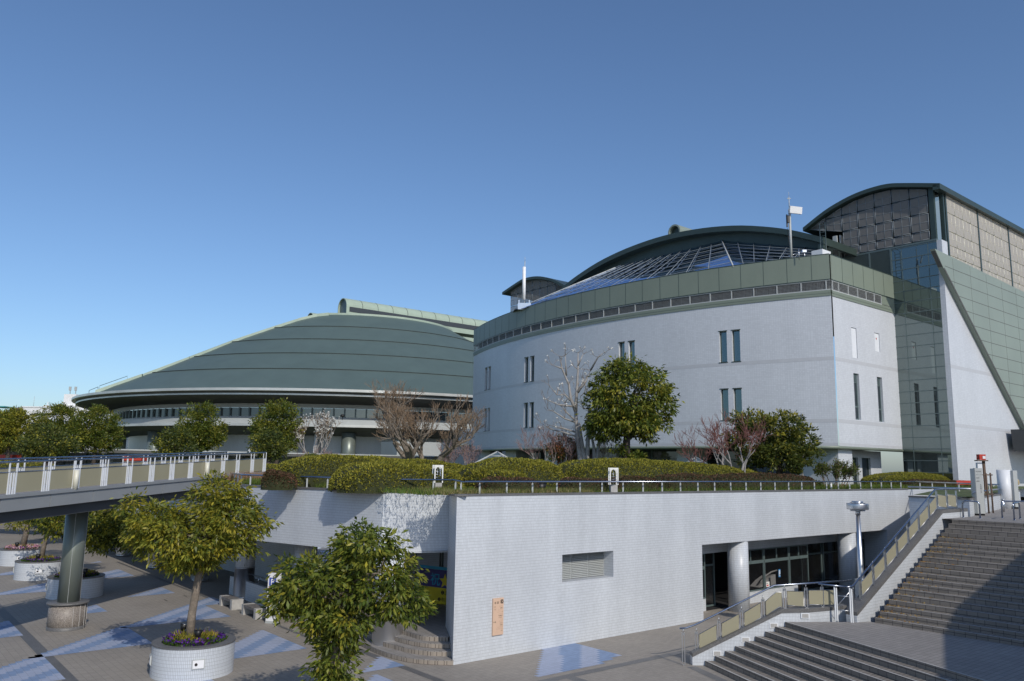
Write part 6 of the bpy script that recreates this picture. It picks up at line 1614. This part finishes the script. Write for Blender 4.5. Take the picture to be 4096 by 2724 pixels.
hedge("low brown clipped hedge behind the pale garden lantern", TT((8.8, 1.7, 1), (11.4, 1.7, 1.0)), .6, .64, 3, HBR, group=bg_, leaf=.06)
hedge("low brown clipped hedge, second from the right", TT((11.6, 1.7, 1), (15.3, 1.7, 1)), .65, .70, 4, HBR, group=bg_, leaf=.06)
hedge("longest low brown clipped hedge on the right below the wide tree", TT((15.3, 1.7, 1), (19, 1.8, 1.08), (24.0, 1.9, .9)), .75, .76, 5, HBR, group=bg_, leaf=.06)
gg = "green clipped hedges on the terrace"
hedge("green hedge mound at the far left with the bare tree behind", TT((-1.9, 4.6, .75), (-1.2, 4.6, 1), (1.0, 5, 1.0), (3.4, 4.6, .82)), 1.5, 1.02, 6, HG, group=gg)
hedge("tall dark green hedge behind the left mound", TT((-2.2, 9.0, 1), (1.5, 8.5, 1.05), (6.5, 8, .85)), 1.3, 1.22, 7, HG, group=gg)
hedge("rounded green hedge in the middle behind the leftmost brown hedge", TT((3.2, 4.6, .72), (5.4, 4.6, 1.0), (8.5, 4.8, .98)), 1.5, 1.26, 8, HG, group=gg)
hedge("small green hedge bump in front of the middle hedge", TT((3.4, 2.7, .9), (5.0, 2.7, .95)), .85, .88, 18, HG, group=gg)
hedge("long green hedge sloping down to the right behind the pale garden lantern", TT((8.6, 4.6, .82), (10.2, 4.7, 1.0), (13, 4.8, 1.05), (16.5, 4.9, 1.0), (20.5, 5.0, .82), (25.5, 5.2, .55)), 1.5, 1.32, 9, HG, group=gg)
hedge("low oval green hedge mound at the right in front of the glass wall", TT((36.0, 4.0, .75), (40.5, 4.2, 1.0), (45.0, 4.4, .75)), 1.9, .98, 10, HG, group=gg)
hedge("dark clipped hedge strip under the oval mound on the right", TT((35.5, 1.6, .8), (44.5, 2.2, .7)), 1.0, .62, 19, HBR, group=bg_, leaf=.06)
hedge("small brown ball hedge behind the left railing", [(-4.5, 29.1, 1), (-4.1, 29.0, 1)], .32, .42, 11, HBR, dens=700, leaf=.05, group=bg_)
hedge("green low hedge beside the end of the bridge railing", [(-16.5, 46, .9), (-13.0, 46.5, 1), (-11, 47, .7)], 1.2, .85, 12, HG, dens=300, group=gg)
hedge("reddish brown shrub mass at the left end of the green hedge", TT((-2.9, 8.2, 1), (-2.2, 7.2, .8)), .6, .72, 13, HBR, dens=500, group=bg_)
hedge("dry pinkish grass bank at the end of the footbridge", [(-11.6, 38.3, .9), (-9.8, 37.1, 1.0), (-8.2, 36.0, .8)], .9, .50, 14, [((.30, .17, .11), 3), ((.36, .24, .14), 2), ((.2, .13, .07), 2)], dens=420, leaf=.12)
hedge("dark low shrub cover along the left railing", [(-10.0, 33.5, .9), (-7.8, 31.9, 1), (-5.7, 30.4, .8)], .5, .22, 15, [((.05, .065, .02), 3), ((.07, .08, .03), 2), ((.10, .075, .04), 1)], dens=500, leaf=.06)
hedge("long far green hedge seen through the bridge railing at the left", [(-50, 62, .8), (-42, 62, 1), (-34, 60, .8)], 1.4, .8, 16, HG, dens=160, leaf=.11, group=gg)

# grass on the terrace
rng = np.random.default_rng(77)
def grass(name, n, poly_fn, h, cols, w=.012, z=5.1):
    p = poly_fn(n); n = len(p); d = unit(rng.normal(size=(n, 3)) * .45 + np.array([0, 0, 1]))
    hh = h * (.4 + .9 * rng.random(n)); s = unit(np.cross(d, rng.normal(size=(n, 3))))
    a = p - s * w; b = p + s * w; c = p + d * hh[:, None]
    cc = np.array(cols)[rng.integers(0, len(cols), n)] * (.7 + .6 * rng.random(n))[:, None]
    np_mesh(name, np.stack([a, b, c], 1).reshape(-1, 3), 3, "blade", None, cc, kind="stuff")
def st_area(s0, s1, t0, t1):
    def f(n):
        s = s0 + (s1 - s0) * rng.random(n); t = t0 + (t1 - t0) * rng.random(n)
        return TA + s[:, None] * U + t[:, None] * N_ + np.array([0, 0, 5.1])
    return f
def tri_area(a, b, c):
    def f(n):
        u = rng.random(n); v = rng.random(n); k = u + v > 1; u[k] = 1 - u[k]; v[k] = 1 - v[k]
        A_, B_, C_ = (np.array([*q, 5.1]) for q in (a, b, c)); return A_ + u[:, None] * (B_ - A_) + v[:, None] * (C_ - A_)
    return f
GC = [(.10, .17, .03), (.14, .20, .035), (.08, .13, .025), (.2, .2, .05)]; DR = [(.36, .30, .14), (.28, .24, .10), (.15, .18, .04)]
grass("grass", 26000, st_area(-1, 30, .35, 4.5), .20, GC); grass("grass", 9000, st_area(22, 46, .3, 4.5), .26, GC)
grass("grass", 22000, tri_area((-10.5, 33), (-4.2, 28.2), (-1.5, 34)), .24, GC); grass("grass", 16000, tri_area((-12.5, 37), (-10.5, 33), (-1.5, 35)), .28, GC)
grass("dry_grass", 9000, st_area(-.3, 6.5, .3, 1.5), .17, DR); grass("dry_grass", 5000, tri_area((-4.3, 28.1), (-2.1, 28.7), (-3.0, 30.2)), .18, DR)
grass("dry_grass", 5000, tri_area((-13.2, 37), (-8.4, 35.6), (-10.6, 34.5)), .5, [(.36, .2, .13), (.42, .28, .16), (.3, .17, .1)])
# small plastic marker and pipe in the grass
t = thing("marker_post", "small pale marker post in the grass near the right hall pillar", "post", (16.3, 40.9, 5.1))
m = MB(); m.cyl(16.3, 40.9, 5.1, 5.42, .05, 10); build("post", m, "poster_white", t); m = MB(); m.cyl(16.3, 40.9, 5.42, 5.46, .06, 10); build("cap", m, "concrete", t)

# garden lanterns, pyramid skylights
def lantern(label, x, y, rot, proto=None):
    if proto is None:
        t = thing("garden_lantern", label, "lantern", (0, 0, 0), "stone garden lanterns with arched metal frames")
        m = MB(); m.box(0, 0, 0, .26, .24, .34); build("stone_base", m, "concrete", t)
        m = MB(); w, h = .15, .62
        for y_ in (-.1, .1):
            for s_ in (-1, 1): m.obox(V(s_ * w - .02, y_ - .012, .34), V(.04, 0, 0), V(0, .024, 0), UP * h)
            arcp = [(.12 * math.cos(a), .78 + .14 * math.sin(a)) for a in np.linspace(0, math.pi, 13)]
            top_ = [V(x_, y_ - .01, z_) for x_, z_ in arcp]
            for p, q in zip(top_, top_[1:]): m.slab([p, q, V(q[0] * 1.0, q[1], .97), V(p[0] * 1.0, p[1], .97)], V(0, .02, 0))
            m.obox(V(-.17, y_ - .011, .94), V(.34, 0, 0), V(0, .022, 0), UP * .035)
        build("arched_frame", m, "poster_white", t)
        m = MB()
        for z in (.44, .54, .64, .74): m.tube([V(-.13, 0, z), V(.13, 0, z)], .008, 5)
        m.tube([V(0, 0, .34), V(0, 0, .92)], .008, 5); build("grille", m, "steel", t)
    else: t = copy_tree(proto); t["label"] = label
    t.location = (x, y, 5.06); t.rotation_euler = (0, 0, rot); return t
l0 = lantern("pale arched garden lantern in front of the middle brown hedges", 3.93, 30.6, .15)
lantern("grey arched garden lantern in front of the left green mound", -2.62, 29.2, .5, l0)
lantern("arched garden lantern at the far left near the dry grass bank", -8.05, 32.5, .3, l0)
for x, y, lb in ((-.75, 46.0, "glass pyramid skylight peeking over the hedge left of the magnolia"), (10.65, 46.0, "glass pyramid skylight peeking over the hedge left of the reddish bare tree")):
    t = thing("pyramid_skylight", lb, "skylight", (x, y, 5.1), "pyramid skylights on the terrace")
    ap = V(x, y, 6.83 if x < 0 else 6.70); hw = 2.3; cs_ = [V(x + hw * a, y + hw * b, ap[2] - 1.12) for a, b in ((-.9, -.55), (.55, -.9), (.9, .55), (-.55, .9))]
    m = MB()
    for p, q in zip(cs_, cs_[1:] + cs_[:1]): m.poly([p, q, ap])
    build("glass", m, "skylight_glass", t)
    m = MB()
    for p in cs_: m.tube([p, ap], .05, 6)
    for p, q in zip(cs_, cs_[1:] + cs_[:1]): m.tube([p, q], .05, 6); m.tube([p * .22 + ap * .78, q * .22 + ap * .78], .03, 5)
    build("frame", m, "panel_grey", t)
    m = MB(); m.prism([xy(p) for p in cs_], 5.1, ap[2] - 1.14); build("curb", m, "concrete", t)
t = thing("waste_bin", "dark waste bin standing in the gap between the green hedges", "bin", (1.6, 29.9, 5.1))
m = MB(); m.cyl(1.2, 31.0, 5.1, 5.42, .2, 14); build("body", m, "black_metal", t); m = MB(); m.cyl(1.2, 31.0, 5.42, 5.48, .22, 14); build("lid", m, "window_dark", t)
# fallen leaves on the steps
rng = np.random.default_rng(5); P = []; 
for i in range(16):
    z = 1.35 + .15 * (i + 1); n = rng.integers(14, 55)
    for _ in range(n): P.append(U0 + W_ * (.38 + 1.2 * rng.random() ** 2.2) + U * (TR * i + .14 + .26 * rng.random()) + UP * (z + .012))
P = np.array(P); n = len(P)
np_mesh("fallen_leaves", leaves(P, unit(rng.normal(size=(n, 3)) * np.array([1, 1, .25])), .075 * np.ones(n), .045 * np.ones(n), rng), 4, "petal", None, np.array([(.34, .22, .08), (.28, .16, .06), (.4, .29, .12)])[rng.integers(0, 3, n)], kind="stuff")
